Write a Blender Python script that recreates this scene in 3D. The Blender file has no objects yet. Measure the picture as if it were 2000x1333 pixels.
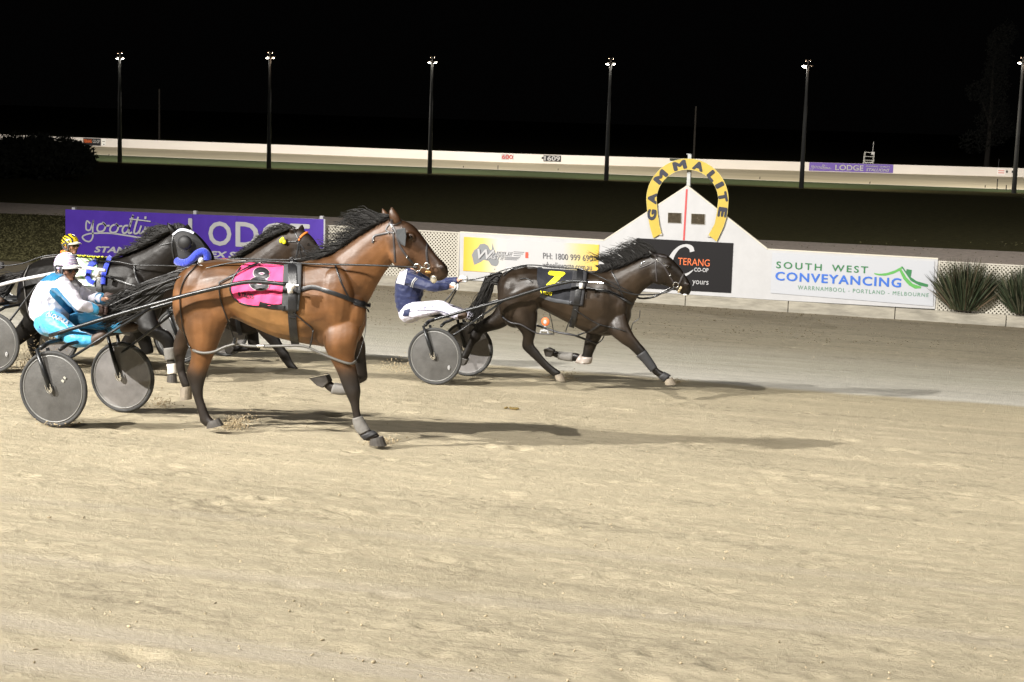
import bpy, bmesh, math, random
import numpy as np
from mathutils import Vector, Matrix
from mathutils.bvhtree import BVHTree
from mathutils.kdtree import KDTree
random.seed(7); np.random.seed(7)
SC = bpy.context.scene
COL = SC.collection
R = math.radians

# ------------------------------------------------------------------ camera
F = 3200.0                       # focal length in photo pixels (2000 wide)
CAMZ = 4.25
cam = bpy.data.cameras.new('camera'); cam.sensor_width = 36; cam.lens = F/2000*36
cam.clip_end = 3000; cam.clip_start = 0.5
camo = bpy.data.objects.new('camera', cam); COL.objects.link(camo)
YAW, PITCH, ROLL = R(18.0), R(7.8), R(1.75)
CR = Matrix.Rotation(YAW,3,'Z') @ Matrix.Rotation(R(90)-PITCH,3,'X') @ Matrix.Rotation(ROLL,3,'Z')
CP = Vector((0,0,CAMZ))
camo.matrix_world = Matrix.Translation(CP) @ CR.to_4x4()
SC.camera = camo
# ------------------------------------------------------------------ world: night sky
w = bpy.data.worlds.new('World'); SC.world = w; w.use_nodes = True
wn = w.node_tree; bg = wn.nodes['Background']
sky = wn.nodes.new('ShaderNodeTexSky'); sky.sky_type = 'NISHITA'; sky.sun_disc = False
sky.sun_elevation = R(-12); sky.sun_rotation = R(200)
addc = wn.nodes.new('ShaderNodeMixRGB'); addc.blend_type='ADD'; addc.inputs[0].default_value = 1
addc.inputs[2].default_value = (0.008,0.0075,0.0075,1)
wn.links.new(sky.outputs[0], addc.inputs[1]); wn.links.new(addc.outputs[0], bg.inputs[0])
bg.inputs[1].default_value = 0.1
SC.view_settings.view_transform = 'Standard'; SC.view_settings.look = 'None'
SC.view_settings.exposure = 0; SC.view_settings.gamma = 1
# ------------------------------------------------------------------ floodlights of the near side (masts stand out of frame)
def flood(loc, target, watts, size=1.2, cone=None, blend=.5, col=(1,.95,.86), name='floodlight'):
    L = bpy.data.lights.new(name, 'SPOT'); L.energy = watts; L.shadow_soft_size = size/2
    L.color = col; L.spot_size = R(cone or 120); L.spot_blend = blend
    o = bpy.data.objects.new(name, L); COL.objects.link(o); o.location = loc
    d = Vector(target)-Vector(loc); o.rotation_euler = d.to_track_quat('-Z','Y').to_euler()
    return o
KEY = 1.0
LC=(1,.96,.90)
flood((-30,-7,18.5), (0,21,0), 112000*KEY, .35, 66, .5, LC)
flood((-20,-24,38), (-3,33,0), 158000*KEY, .6, 62, .7, LC)
flood((16,-24,38), (5,33,0), 38000*KEY, .6, 62, .7, LC)
flood((50,-8,26), (16,24,0), 42000*KEY, .5, 48, .55, LC)
flood((-30,66,22), (0,17,0), 32000*KEY, .5, 36, .5, LC)

# ------------------------------------------------------------------ pixel helpers (photo pixels -> points on real planes)
def ray(px,py):
    return CR @ Vector(((px-1000)/F, -(py-666.5)/F, -1))
VF = 37.5                        # distance of the near fence
SL = 0.054
def gz(y): return SL*(VF-y) if y < VF else 0.0
def onz(px,py,z=0.0):
    d = ray(px,py); return CP + d*((z-CAMZ)/d.z)
def ony(px,py,y=VF):
    d = ray(px,py); return CP + d*(y/d.y)
def gnd(px,py):
    d = ray(px,py)               # CAMZ + t dz = SL*(VF - t dy)
    t = (SL*VF-CAMZ)/(d.z+SL*d.y)
    p = CP+d*t
    if p.y < VF: return p
    return onz(px,py,0.0)
def project(p):
    q = CR.transposed() @ (Vector(p)-CP); return (1000+F*q.x/-q.z, 666.5-F*q.y/-q.z)

# ------------------------------------------------------------------ materials
MATS = {}
def nd(nt,t,**k):
    n = nt.nodes.new(t)
    for a,b in k.items(): setattr(n,a,b)
    return n
def mat(name, col, rough=.6, metal=0., var=0., vscale=8., bump=0., bscale=40., emit=0., ecol=None, attr=None, spec=.5, stretch=None, sheen=0.):
    if name in MATS: return MATS[name]
    m = bpy.data.materials.new(name); m.use_nodes = True; nt = m.node_tree
    b = nt.nodes['Principled BSDF']
    b.inputs['Base Color'].default_value = (*col,1); b.inputs['Roughness'].default_value = rough
    b.inputs['Metallic'].default_value = metal; b.inputs['Specular IOR Level'].default_value = spec
    if sheen: b.inputs['Sheen Weight'].default_value = sheen
    tc = nd(nt,'ShaderNodeTexCoord'); src = tc.outputs['Object']
    if stretch:
        mp = nd(nt,'ShaderNodeMapping'); mp.inputs['Scale'].default_value = stretch
        nt.links.new(src, mp.inputs[0]); src = mp.outputs[0]
    cs = None
    if attr:
        a = nd(nt,'ShaderNodeAttribute'); a.attribute_name = attr; cs = a.outputs['Color']
        nt.links.new(cs, b.inputs['Base Color'])
    if var:
        n = nd(nt,'ShaderNodeTexNoise'); n.inputs['Scale'].default_value = vscale; n.inputs['Detail'].default_value = 6
        n.inputs['Roughness'].default_value = .65
        nt.links.new(src, n.inputs['Vector'])
        mr = nd(nt,'ShaderNodeMapRange'); mr.inputs['From Min'].default_value=.3; mr.inputs['From Max'].default_value=.7
        mr.inputs['To Min'].default_value = 1-var; mr.inputs['To Max'].default_value = 1+var
        nt.links.new(n.outputs['Fac'], mr.inputs['Value'])
        mx = nd(nt,'ShaderNodeVectorMath', operation='SCALE')
        if cs: nt.links.new(cs, mx.inputs[0])
        else: mx.inputs[0].default_value = col
        nt.links.new(mr.outputs[0], mx.inputs['Scale']); nt.links.new(mx.outputs[0], b.inputs['Base Color'])
        m2 = nd(nt,'ShaderNodeMapRange'); m2.inputs['To Min'].default_value=max(0,rough-.12); m2.inputs['To Max'].default_value=min(1,rough+.12)
        nt.links.new(n.outputs['Fac'], m2.inputs['Value']); nt.links.new(m2.outputs[0], b.inputs['Roughness'])
    if bump:
        n2 = nd(nt,'ShaderNodeTexNoise'); n2.inputs['Scale'].default_value = bscale; n2.inputs['Detail'].default_value = 5
        nt.links.new(src, n2.inputs['Vector'])
        bp = nd(nt,'ShaderNodeBump'); bp.inputs['Strength'].default_value = bump; bp.inputs['Distance'].default_value = .02
        nt.links.new(n2.outputs['Fac'], bp.inputs['Height']); nt.links.new(bp.outputs[0], b.inputs['Normal'])
    if emit:
        b.inputs['Emission Color'].default_value = (*(ecol or col),1); b.inputs['Emission Strength'].default_value = emit
    MATS[name] = m; return m
MAT = mat
black_leather = mat('black_leather',(.012,.012,.013),.35,bump=.1,bscale=120)
black_metal = mat('black_metal',(.02,.021,.022),.3,metal=.3,var=.2,vscale=30)
chrome = mat('chrome',(.75,.75,.75),.18,metal=1)
white_paint = mat('white_paint',(.47,.47,.478),.5,var=.05,vscale=3,bump=.03)
black_paint = mat('black_paint',(.015,.015,.018),.5)
rubber = mat('rubber',(.035,.035,.034),.75,var=.3,vscale=25,bump=.2)

# ------------------------------------------------------------------ object helpers
ORG = {}
def tag(o, label=None, cat=None, group=None, kind=None):
    if label: o['label'] = label
    if cat: o['category'] = cat
    if group: o['group'] = group
    if kind: o['kind'] = kind
    return o
def empty(name, loc, label=None, cat=None, group=None):
    o = bpy.data.objects.new(name,None); COL.objects.link(o); o.location = loc
    ORG[o.name] = Vector(loc); o.empty_display_size = .2
    return tag(o,label,cat,group)
def link(name, verts, faces, m, parent=None, smooth=False, solid=0, org=None):
    """one mesh object; verts are world points"""
    if parent is not None: base = ORG[parent.name]
    else: base = Vector(org) if org is not None else Vector((0,0,0))
    me = bpy.data.meshes.new(name)
    me.from_pydata([tuple(Vector(v)-base) for v in verts], [], faces)
    ob = bpy.data.objects.new(name, me); COL.objects.link(ob)
    ms = m if isinstance(m,(list,tuple)) else [m]
    for x in ms: me.materials.append(x)
    if smooth: me.polygons.foreach_set('use_smooth',[True]*len(me.polygons))
    if parent is not None: ob.parent = parent
    else: ob.location = base
    ORG[ob.name] = base
    if solid:
        md = ob.modifiers.new('s','SOLIDIFY'); md.thickness = solid; md.offset = -1
    me.update(); return ob
class MB:
    def __init__(s): s.v=[]; s.f=[]; s.mi=[]
    def add(s,v,f,mi=0):
        k=len(s.v); s.v += [Vector(x) for x in v]; s.f += [tuple(i+k for i in q) for q in f]; s.mi += [mi]*len(f); return s
    def box(s,c,d,rot=None,mi=0):
        c=Vector(c); hx,hy,hz=[x/2 for x in d]
        vs=[Vector((x,y,z)) for z in(-hz,hz) for y in(-hy,hy) for x in(-hx,hx)]
        if rot is not None: vs=[rot@v for v in vs]
        return s.add([c+v for v in vs],[(0,2,3,1),(4,5,7,6),(0,1,5,4),(2,6,7,3),(0,4,6,2),(1,3,7,5)],mi)
    def tube(s,pts,r,n=8,mi=0,cap=True,flat=1.0,flatdir=None):
        pts=[Vector(p) for p in pts]; N=len(pts); rs=r if isinstance(r,(list,tuple)) else [r]*N
        up=Vector((0,0,1)); prev=None; k=len(s.v); vs=[]; fs=[]
        for i,p in enumerate(pts):
            t=(pts[min(i+1,N-1)]-pts[max(i-1,0)])
            t = t.normalized() if t.length>1e-9 else Vector((1,0,0))
            if flatdir is not None: a = Vector(flatdir)
            elif prev is None: a = up if abs(t.dot(up))<.9 else Vector((1,0,0))
            else: a = prev
            a=(a-t*a.dot(t)); a = a.normalized() if a.length>1e-6 else t.orthogonal().normalized()
            prev=a; b=t.cross(a)
            for j in range(n):
                th=2*math.pi*j/n; vs.append(p+(a*math.cos(th)*flat+b*math.sin(th))*rs[i])
        for i in range(N-1):
            for j in range(n):
                fs.append((i*n+j,i*n+(j+1)%n,(i+1)*n+(j+1)%n,(i+1)*n+j))
        if cap: fs.append(tuple(range(n-1,-1,-1))); fs.append(tuple((N-1)*n+j for j in range(n)))
        return s.add(vs,fs,mi)
    def prism(s,poly,ext,mi=0):
        poly=[Vector(p) for p in poly]; ext=Vector(ext); n=len(poly)
        return s.add(poly+[p+ext for p in poly],[tuple(range(n)),tuple(range(2*n-1,n-1,-1))]+[(i,i+n,(i+1)%n+n,(i+1)%n) for i in range(n)],mi)
    def sphere(s,c,r,n=10,m=8,mi=0,axes=None):
        c=Vector(c); ax=axes or (Vector((1,0,0)),Vector((0,1,0)),Vector((0,0,1)))
        rr=r if isinstance(r,(list,tuple)) else (r,r,r); vs=[c+ax[2]*rr[2]]; fs=[]
        for i in range(1,m):
            ph=math.pi*i/m
            for j in range(n):
                th=2*math.pi*j/n
                vs.append(c+ax[0]*rr[0]*math.sin(ph)*math.cos(th)+ax[1]*rr[1]*math.sin(ph)*math.sin(th)+ax[2]*rr[2]*math.cos(ph))
        vs.append(c-ax[2]*rr[2]); L=len(vs)-1
        for j in range(n): fs.append((0,1+j,1+(j+1)%n)); fs.append((L,1+(m-2)*n+(j+1)%n,1+(m-2)*n+j))
        for i in range(m-2):
            for j in range(n): fs.append((1+i*n+j,1+(i+1)*n+j,1+(i+1)*n+(j+1)%n,1+i*n+(j+1)%n))
        return s.add(vs,fs,mi)
    def build(s,name,m,parent=None,smooth=False,solid=0,org=None,bevel=0):
        o=link(name,s.v,s.f,m,parent,smooth,solid,org)
        if any(s.mi): o.data.polygons.foreach_set('material_index',s.mi)
        if bevel:
            b=o.modifiers.new('b','BEVEL'); b.width=bevel; b.segments=2; b.limit_method='ANGLE'
        return o
def copy_thing(o, loc, label=None):
    c=o.copy(); COL.objects.link(c); c.location=loc
    if label: c['label']=label
    for ch in list(o.children):
        d=ch.copy(); COL.objects.link(d); d.parent=c
        for g in list(ch.children):
            e=g.copy(); COL.objects.link(e); e.parent=d
    return c

# ---- text as mesh: the text's box mapped onto four world corners; weight comes from slightly shifted copies
def text2d(s, off=0.0, shear=0.0, sp=1.0, res=3):
    cu=bpy.data.curves.new('t','FONT'); cu.body=s; cu.shear=shear; cu.space_character=sp; cu.resolution_u=res
    o=bpy.data.objects.new('t',cu); COL.objects.link(o)
    dg=bpy.context.evaluated_depsgraph_get(); me=o.evaluated_get(dg).to_mesh()
    v=[(x.co.x,x.co.y) for x in me.vertices]; f=[tuple(p.vertices) for p in me.polygons]
    bpy.data.objects.remove(o); bpy.data.curves.remove(cu)
    a=np.array(v); mn=a.min(0)-off; mx=a.max(0)+off; sz=mx-mn
    outs=[]; sh=[(0,0)]
    if off>0: sh=[(0,0),(1,0),(-1,0),(0,1),(0,-1),(.7,.7),(-.7,.7),(.7,-.7),(-.7,-.7)]
    for dx,dy in sh: outs.append((a+np.array((dx*off,dy*off))-mn)/sz)
    return outs, f
def text_on(mb, s, TL, TR, BL, BR=None, mi=0, **k):
    TL,TR,BL=Vector(TL),Vector(TR),Vector(BL); BR = Vector(BR) if BR is not None else TR+BL-TL
    outs,f=text2d(s,**k); n=(TR-TL).cross(BL-TL).normalized()
    if n.dot(CP-TL)<0: n=-n
    inc=(CP-TL).length*2.0e-5
    for q,a in enumerate(outs):
        vs=[]
        for x,y in a:
            x=float(x); y=float(y)
            vs.append(BL*(1-x)*(1-y)+BR*x*(1-y)+TL*(1-x)*y+TR*x*y+n*inc*q)
        mb.add(vs,f,mi)
# ================================================================== GROUND
def vnoise(nx,ny,cx,cy,seed):
    rs=np.random.RandomState(seed); g=rs.rand(cy+3,cx+3)
    X=np.linspace(0,cx,nx,endpoint=False); Y=np.linspace(0,cy,ny,endpoint=False)
    xi=X.astype(int); yi=Y.astype(int); fx=X-xi; fy=Y-yi
    fx=fx*fx*(3-2*fx); fy=fy*fy*(3-2*fy)
    a=g[np.ix_(yi,xi)]; b=g[np.ix_(yi,xi+1)]; c=g[np.ix_(yi+1,xi)]; d=g[np.ix_(yi+1,xi+1)]
    return (a*(1-fx)+b*fx)*(1-fy)[:,None]+(c*(1-fx)+d*fx)*fy[:,None]-.5
def sand_material():
    m=bpy.data.materials.new('track_sand'); m.use_nodes=True; nt=m.node_tree; b=nt.nodes['Principled BSDF']
    b.inputs['Roughness'].default_value=.92; b.inputs['Specular IOR Level'].default_value=.15
    tc=nd(nt,'ShaderNodeTexCoord'); sp=nd(nt,'ShaderNodeSeparateXYZ'); nt.links.new(tc.outputs['Object'],sp.inputs[0])
    def noise(scale,stretch,detail=5,rough=.6,rot=0.):
        mp=nd(nt,'ShaderNodeMapping'); mp.inputs['Scale'].default_value=stretch; mp.inputs['Rotation'].default_value=(0,0,rot)
        nt.links.new(tc.outputs['Object'],mp.inputs[0])
        n=nd(nt,'ShaderNodeTexNoise'); n.inputs['Scale'].default_value=scale; n.inputs['Detail'].default_value=detail
        n.inputs['Roughness'].default_value=rough; nt.links.new(mp.outputs[0],n.inputs['Vector']); return n
    wob=noise(.35,(1,1,1),3)
    ma=nd(nt,'ShaderNodeMath',operation='MULTIPLY_ADD'); ma.inputs[1].default_value=.8; nt.links.new(wob.outputs['Fac'],ma.inputs[0]); nt.links.new(sp.outputs['Y'],ma.inputs[2])
    dv=nd(nt,'ShaderNodeMath',operation='DIVIDE'); dv.inputs[1].default_value=40; nt.links.new(ma.outputs[0],dv.inputs[0])
    cr=nd(nt,'ShaderNodeValToRGB'); e=cr.color_ramp.elements
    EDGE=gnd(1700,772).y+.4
    stops=[(0,(.43,.372,.263)),(9,(.45,.390,.274)),(13,(.52,.449,.312)),(17.5,(.50,.43,.30)),(EDGE-.06,(.43,.37,.25)),(EDGE+.06,(.54,.515,.45)),  # nearest stops are darkened in colour to offset the floodlights' falloff
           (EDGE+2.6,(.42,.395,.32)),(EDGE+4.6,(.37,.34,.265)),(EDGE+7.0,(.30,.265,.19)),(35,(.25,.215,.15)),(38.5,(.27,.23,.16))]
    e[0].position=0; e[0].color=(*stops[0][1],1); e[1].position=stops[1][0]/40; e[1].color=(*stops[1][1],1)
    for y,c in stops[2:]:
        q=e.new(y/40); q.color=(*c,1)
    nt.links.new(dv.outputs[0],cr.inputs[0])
    n1=noise(1.6,(.35,1,1),8,.7); n2=noise(14,(.5,1,1),6,.7); n3=noise(3.2,(.06,1,1),5,.6,R(3))
    def rng(n,a,c,lo,hi):
        r=nd(nt,'ShaderNodeMapRange'); r.inputs['From Min'].default_value=a; r.inputs['From Max'].default_value=c
        r.inputs['To Min'].default_value=lo; r.inputs['To Max'].default_value=hi; nt.links.new(n.outputs['Fac'],r.inputs['Value']); return r
    r1=rng(n1,.3,.7,.90,1.09); r2=rng(n2,.25,.75,.86,1.12); r3=rng(n3,.35,.65,.93,1.07)
    m1=nd(nt,'ShaderNodeMath',operation='MULTIPLY'); nt.links.new(r1.outputs[0],m1.inputs[0]); nt.links.new(r2.outputs[0],m1.inputs[1])
    m2=nd(nt,'ShaderNodeMath',operation='MULTIPLY'); nt.links.new(m1.outputs[0],m2.inputs[0]); nt.links.new(r3.outputs[0],m2.inputs[1])
    # dark scuffs in clusters, thin pale streaks along the track
    n4=noise(17,(.55,1,1),4,.65); n5=noise(.9,(.5,1.6,1),4,.6); r5=rng(n5,.35,.65,.0,.30)
    sb=nd(nt,'ShaderNodeMath',operation='SUBTRACT'); nt.links.new(n4.outputs['Fac'],sb.inputs[0]); nt.links.new(r5.outputs[0],sb.inputs[1])
    r4=nd(nt,'ShaderNodeMapRange'); r4.inputs['From Min'].default_value=.10; r4.inputs['From Max'].default_value=.25; r4.inputs['To Min'].default_value=.70; r4.inputs['To Max'].default_value=1.0; nt.links.new(sb.outputs[0],r4.inputs['Value'])
    n6=noise(7,(.03,1,1),4,.7,R(2)); r6=rng(n6,.52,.68,1.0,1.10)
    m6=nd(nt,'ShaderNodeMath',operation='MULTIPLY'); nt.links.new(m2.outputs[0],m6.inputs[0]); nt.links.new(r6.outputs[0],m6.inputs[1]); m2=m6
    m3=nd(nt,'ShaderNodeMath',operation='MULTIPLY'); nt.links.new(m2.outputs[0],m3.inputs[0]); nt.links.new(r4.outputs[0],m3.inputs[1])
    sc=nd(nt,'ShaderNodeVectorMath',operation='SCALE'); nt.links.new(cr.outputs[0],sc.inputs[0]); nt.links.new(m3.outputs[0],sc.inputs['Scale'])
    pk=nd(nt,'ShaderNodeAttribute'); pk.attribute_name='packed'
    mxp=nd(nt,'ShaderNodeMixRGB'); mxp.inputs[2].default_value=(.45,.395,.31,1); nt.links.new(pk.outputs['Fac'],mxp.inputs[0]); nt.links.new(sc.outputs[0],mxp.inputs[1])
    nt.links.new(mxp.outputs[0],b.inputs['Base Color'])
    b1=nd(nt,'ShaderNodeBump'); b1.inputs['Strength'].default_value=.9; b1.inputs['Distance'].default_value=.04
    nb=noise(38,(.7,1,1),8,.8); nt.links.new(nb.outputs['Fac'],b1.inputs['Height']); nt.links.new(b1.outputs[0],b.inputs['Normal'])
    return m
SAND=sand_material()
def track_mesh():
    u0,u1,v0,v1=-34.,16.,5.5,VF-.15
    nx=1250; 
    ys=[v0]
    while ys[-1]<v1: ys.append(ys[-1]+.022+.0026*(ys[-1]-v0))
    ys[-1]=v1; ys=np.array(ys); ny=len(ys)
    # narrower spacing where the camera looks
    t=np.linspace(0,1,nx); xs=u0+(u1-u0)*t
    X,Y=np.meshgrid(xs,ys)
    fld=np.zeros((ny,nx))
    def samp(cx,cy,seed,amp):
        n=2048; g=vnoise(n,n,cx,cy,seed)
        iy=((Y-v0)/(v1-v0)*(n-1)).astype(int).clip(0,n-1); ix=((X-u0)/(u1-u0)*(n-1)).astype(int).clip(0,n-1)
        return g[iy,ix]*amp
    near=np.clip((20.5-Y)/2.0,0,1)           # rough raked cushion
    far=np.clip((Y-25.5)/1.5,0,1)            # loose sand by the fence
    loose=np.maximum(near,far)*.92+.08
    fld+=samp(14,18,1,.010)+samp(130,110,2,.006)*loose+samp(420,380,3,.0065)*loose+samp(900,800,6,.014)*loose*np.clip(1.4-(Y-5)/20,.5,1.2)
    fld+=samp(10,200,4,.0030)*loose
    # hoof prints
    rs=np.random.RandomState(5)
    dx=(u1-u0)/(nx-1)
    for k in range(2600):
        cy=v0+(v1-v0)*rs.rand()**1.4; cx=u0+(u1-u0)*rs.rand()
        # prints come in trodden lines along the track
        if rs.rand()<.7: cy=(round(cy/1.15)+.18*rs.randn())*1.15
        if 20<cy<25.5: continue
        s=.035+.045*rs.rand(); a=-.012-.022*rs.rand()
        i0,i1=np.searchsorted(ys,[cy-3.2*s,cy+3.2*s]); j0=int(max(0,(cx-3.2*s-u0)/dx)); j1=int(min(nx,(cx+3.2*s-u0)/dx+1))
        if i1<=i0 or j1<=j0: continue
        r2=((X[i0:i1,j0:j1]-cx)/(1.3*s))**2+((Y[i0:i1,j0:j1]-cy)/s)**2
        fld[i0:i1,j0:j1]+=a*np.exp(-r2)-a*.45*np.exp(-((np.sqrt(r2)-1.7)/.6)**2)
    # wheel ruts, slightly diagonal thin double ridges
    for k in range(22):
        c0=6+rs.rand()*12; sl=(rs.rand()-.5)*.05; wv=.18*rs.rand(); ph=rs.rand()*6
        yc=c0+sl*(X+9)+wv*np.sin(X*.25+ph); d=(Y-yc)/.022
        fld+=-.004*np.exp(-d*d)+.003*np.exp(-((Y-yc-.05)/.02)**2)
    # smooth graded strips with thin raised lines left by the leveller
    PK=np.zeros_like(X)
    for c0,sl,wd,am in ((7.05,.045,.16,.9),(6.50,.045,.17,.9),(8.9,.16,.13,.55),(10.2,.10,.10,.4)):
        yc=c0+sl*X+.03*np.sin(X*1.7+c0); mk=np.exp(-((Y-yc)/wd)**4)*am*np.clip((5.-X)/3,0,1); fld=fld*(1-.9*mk)-.010*mk; PK=np.maximum(PK,mk)
        for k in range(5):
            yl=yc+(-.13+.065*k)*wd/.16+.012*np.sin(X*2.3+k*2); ln=np.exp(-((Y-yl)/.016)**2)*np.clip(mk*1.3,0,1)*(.6+.4*np.sin(X*.9+k)); fld+=.008*ln; PK=PK*(1-1.0*ln)
    Z=SL*(VF-Y)+fld
    V=np.stack([X,Y,Z],-1).reshape(-1,3).astype(np.float32)
    i=np.arange(ny-1)[:,None]*nx+np.arange(nx-1)[None,:]
    Q=np.stack([i,i+1,i+nx+1,i+nx],-1).reshape(-1,4).astype(np.int32)
    me=bpy.data.meshes.new('track'); me.vertices.add(len(V)); me.vertices.foreach_set('co',V.ravel())
    me.loops.add(Q.size); me.loops.foreach_set('vertex_index',Q.ravel())
    me.polygons.add(len(Q)); me.polygons.foreach_set('loop_start',np.arange(0,Q.size,4,dtype=np.int32))
    me.polygons.foreach_set('use_smooth',np.ones(len(Q),bool)); me.update(calc_edges=True); me.validate()
    me.materials.append(SAND)
    at=me.attributes.new('packed','FLOAT','POINT'); at.data.foreach_set('value',PK.astype(np.float32).ravel())
    o=bpy.data.objects.new('track',me); COL.objects.link(o); tag(o,'pale sand harness racing track with hoof prints and wheel ruts','track',kind='structure')
track_mesh()
def clods():
    rs=random.Random(31)
    for nm,n,colr,lab in (('sand_clods',700,(.36,.30,.20),'small loose clods of sand scattered over the near track'),('dark_clods',2600,(.11,.09,.055),'dark clods and droppings of loose sand along the foot of the fence')):
        b=MB()
        for k in range(n):
            if nm=='sand_clods': x,y=gnd(rs.uniform(-20,2020),640+690*rs.random()**1.1)[:2]; r_=rs.uniform(.003,.009)
            else:
                px=rs.uniform(560,2020); py=586+.035*(px-1300)+rs.random()**1.6*75; x,y=gnd(px,py)[:2]; r_=rs.uniform(.006,.016)
            if y>VF-.3 or (20.6<y<24 and rs.random()<.85): continue
            c=Vector((x,y,gz(y)+.001)); e1=Vector((rs.uniform(-1,1),rs.uniform(-1,1),rs.uniform(-.3,.3))).normalized(); e2=e1.orthogonal().normalized(); e3=e1.cross(e2)
            b.sphere(c,(r_*rs.uniform(.8,2.2),r_,r_*rs.uniform(.5,1)),6,4,axes=(e1,e2,e3))
        tag(b.build(nm,mat(nm,colr,.95,var=.35,vscale=40,spec=.1)),lab,None,kind='stuff')
clods()
grass_m=mat('grass_ground',(.072,.066,.030),.9,var=.35,vscale=3,bump=.8,bscale=30,spec=.1)
g=MB(); prof=[(-60,SL*(VF+60)-.12),(VF-.5,-.10),(VF-.1,-.10),(VF+.3,0.0),(1500,0.0)]
for i in range(len(prof)-1):
    (a,za),(b,zb)=prof[i],prof[i+1]
    g.add([(-1500,a,za),(1500,a,za),(1500,b,zb),(-1500,b,zb)],[(0,1,2,3)])
tag(g.build('ground',grass_m),'dark grass infield behind the white fence','ground',kind='structure')
gravel=mat('gravel',(.55,.47,.41),.95,var=.25,vscale=4,bump=.6,bscale=60,spec=.1)
pa=[onz(x,y) for x,y in [(-300,376),(0,396),(150,403),(634,424),(1100,450),(1500,470),(2000,493),(2400,508)]]
pb=[onz(x,y) for x,y in [(-300,398),(0,417),(150,423),(634,446),(1100,474),(1500,498),(2000,524),(2400,545)]]
pp=MB(); n=len(pa)
pp.add([p+Vector((0,0,.006)) for p in pa]+[p+Vector((0,0,.006)) for p in pb],[(i,i+n,i+n+1,i+1) for i in range(n-1)])
tag(pp.build('path',gravel),'grey gravel path behind the winning post fence','path',kind='structure')

# grass blades just behind the fence on the left (lit patch)
gb=MB(); rs=random.Random(3)
for k in range(5000):
    p=onz(rs.uniform(-30,135), rs.uniform(418,520)) if k<4500 else onz(rs.uniform(1180,2050), rs.uniform(470,560))
    if p.y<VF+.4: continue
    h=rs.uniform(.02,.055); a=rs.uniform(0,6.28); wv=.02+.012*rs.random()
    dx=Vector((math.cos(a),math.sin(a),0)); lean=Vector((rs.uniform(-.09,.09),rs.uniform(-.09,.09),h))
    gb.add([p-dx*wv,p+dx*wv,p+lean],[(0,1,2)])
tag(gb.build('infield_grass',mat('grass_blades',(.13,.12,.05),.8)),'patchy lit grass at the left behind the purple banner','grass',kind='stuff')

# concrete kerb
conc=mat('concrete',(.33,.305,.25),.9,var=.3,vscale=5,bump=.6,bscale=25,stretch=(.4,1,2))
k=MB(); x=ony(128,500).x-.05
while x<24:
    k.box((x+1.2,VF+.10,.125-.08),(2.385,.26,.41)); x+=2.4
tag(k.build('kerb',conc,bevel=.012),'low grey concrete kerb along the foot of the fence','kerb',kind='structure')

# ---------------------------------------------------------------- far track
BX=[-500,0,250,550,1000,1500,2000,2500]; BYb=[258,279,289,300,318,332.5,346.5,360]
BYt=[276,296,305,316.6,333,353,371.5,388]
def fb(px): return onz(px,float(np.interp(px,BX,BYb)),.5)
def ft(px): return onz(px,float(np.interp(px,BX,BYt)),0.02)
FW=.74
pxs=list(range(-500,2501,50))
sandf=mat('far_sand',(.56,.50,.37),.9,var=.12,vscale=.5,spec=.1,stretch=(.2,1,1))
t=MB(); n=len(pxs)
t.add([ft(p) for p in pxs]+[fb(p) for p in pxs],[(i,i+1,i+n+1,i+n) for i in range(n-1)])
tag(t.build('far_track',sandf),'sand back straight of the track lit along the white wall','track',kind='structure')
t=MB()
for i in range(n-1):
    a,b=ft(pxs[i]),ft(pxs[i+1]); d=Vector((0,.25,0)); z=Vector((0,0,.03))
    t.add([a,b,b+d,a+d,a+z,b+z,b+d+z,a+d+z],[(0,1,5,4),(4,5,6,7),(3,2,6,7)])
tag(t.build('edge_strip',mat('strip_pale',(.45,.42,.36),.7)),'thin pale edging strip along the inner rim of the back straight','edging',kind='structure')
vg=MB(); gl=[onz(x,y) for x,y in zip([-500,0,234,525,839,1184,1565,1980,2500],[284,302,316,327,337,350,365,375,396])]; VP=[-500,0,234,525,839,1184,1565,1980,2500]
vt=[ft(x)+Vector((0,0,-.012)) for x in VP]; n_=len(VP)
vg.add([p+Vector((0,-1.5,.006)) for p in gl]+vt,[(i,i+1,n_+i+1,n_+i) for i in range(n_-1)])
tag(vg.build('verge',mat('verge_green',(.032,.048,.010),.9,var=.35,vscale=1.2,bump=.5,bscale=10)),'green grass verge between the light poles and the back straight','grass verge',kind='structure')
ww=mat('wall_white',(.76,.72,.685),.7,var=.05,vscale=.6,stretch=(.3,1,2))
t=MB(); th=Vector((0,.15,0))
for i in range(n-1):
    a,b=fb(pxs[i]),fb(pxs[i+1]); u=Vector((0,0,FW))
    t.add([a,b,b+u,a+u,a+th,b+th,b+th+u,a+th+u],[(0,1,2,3),(3,2,6,7),(5,4,7,6)])
tag(t.build('boundary_wall',ww),'long low white wall along the back straight','wall')
def wp(px,f,off=.06):
    p=fb(px); return p+Vector((0,-off,FW*f))
def far_panel(mb,x0,x1,f0,f1,off=.03,mi=0):
    mb.add([wp(x0,f0,off),wp(x1,f0,off),wp(x1,f1,off),wp(x0,f1,off),wp(x0,f0,.005),wp(x1,f0,.005),wp(x1,f1,.005),wp(x0,f1,.005)],
           [(0,1,2,3),(0,4,5,1),(1,5,6,2),(2,6,7,3),(3,7,4,0)],mi)
def far_text(s,x0,x1,f0,f1,m,par,lift=.05,name='lettering',**k):
    mb=MB(); text_on(mb,s,wp(x0,f1,lift),wp(x1,f1,lift),wp(x0,f0,lift),wp(x1,f0,lift),**k); return mb.build(name,m,par)
purple=mat('purple_vinyl',(.075,.03,.36),.45,var=.08,vscale=2)
purplef=mat('purple_vinyl_far',(.15,.09,.42),.5)
redm=mat('red_paint',(.55,.06,.06),.5); orange=mat('orange_paint',(.75,.16,.04),.5)
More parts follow.
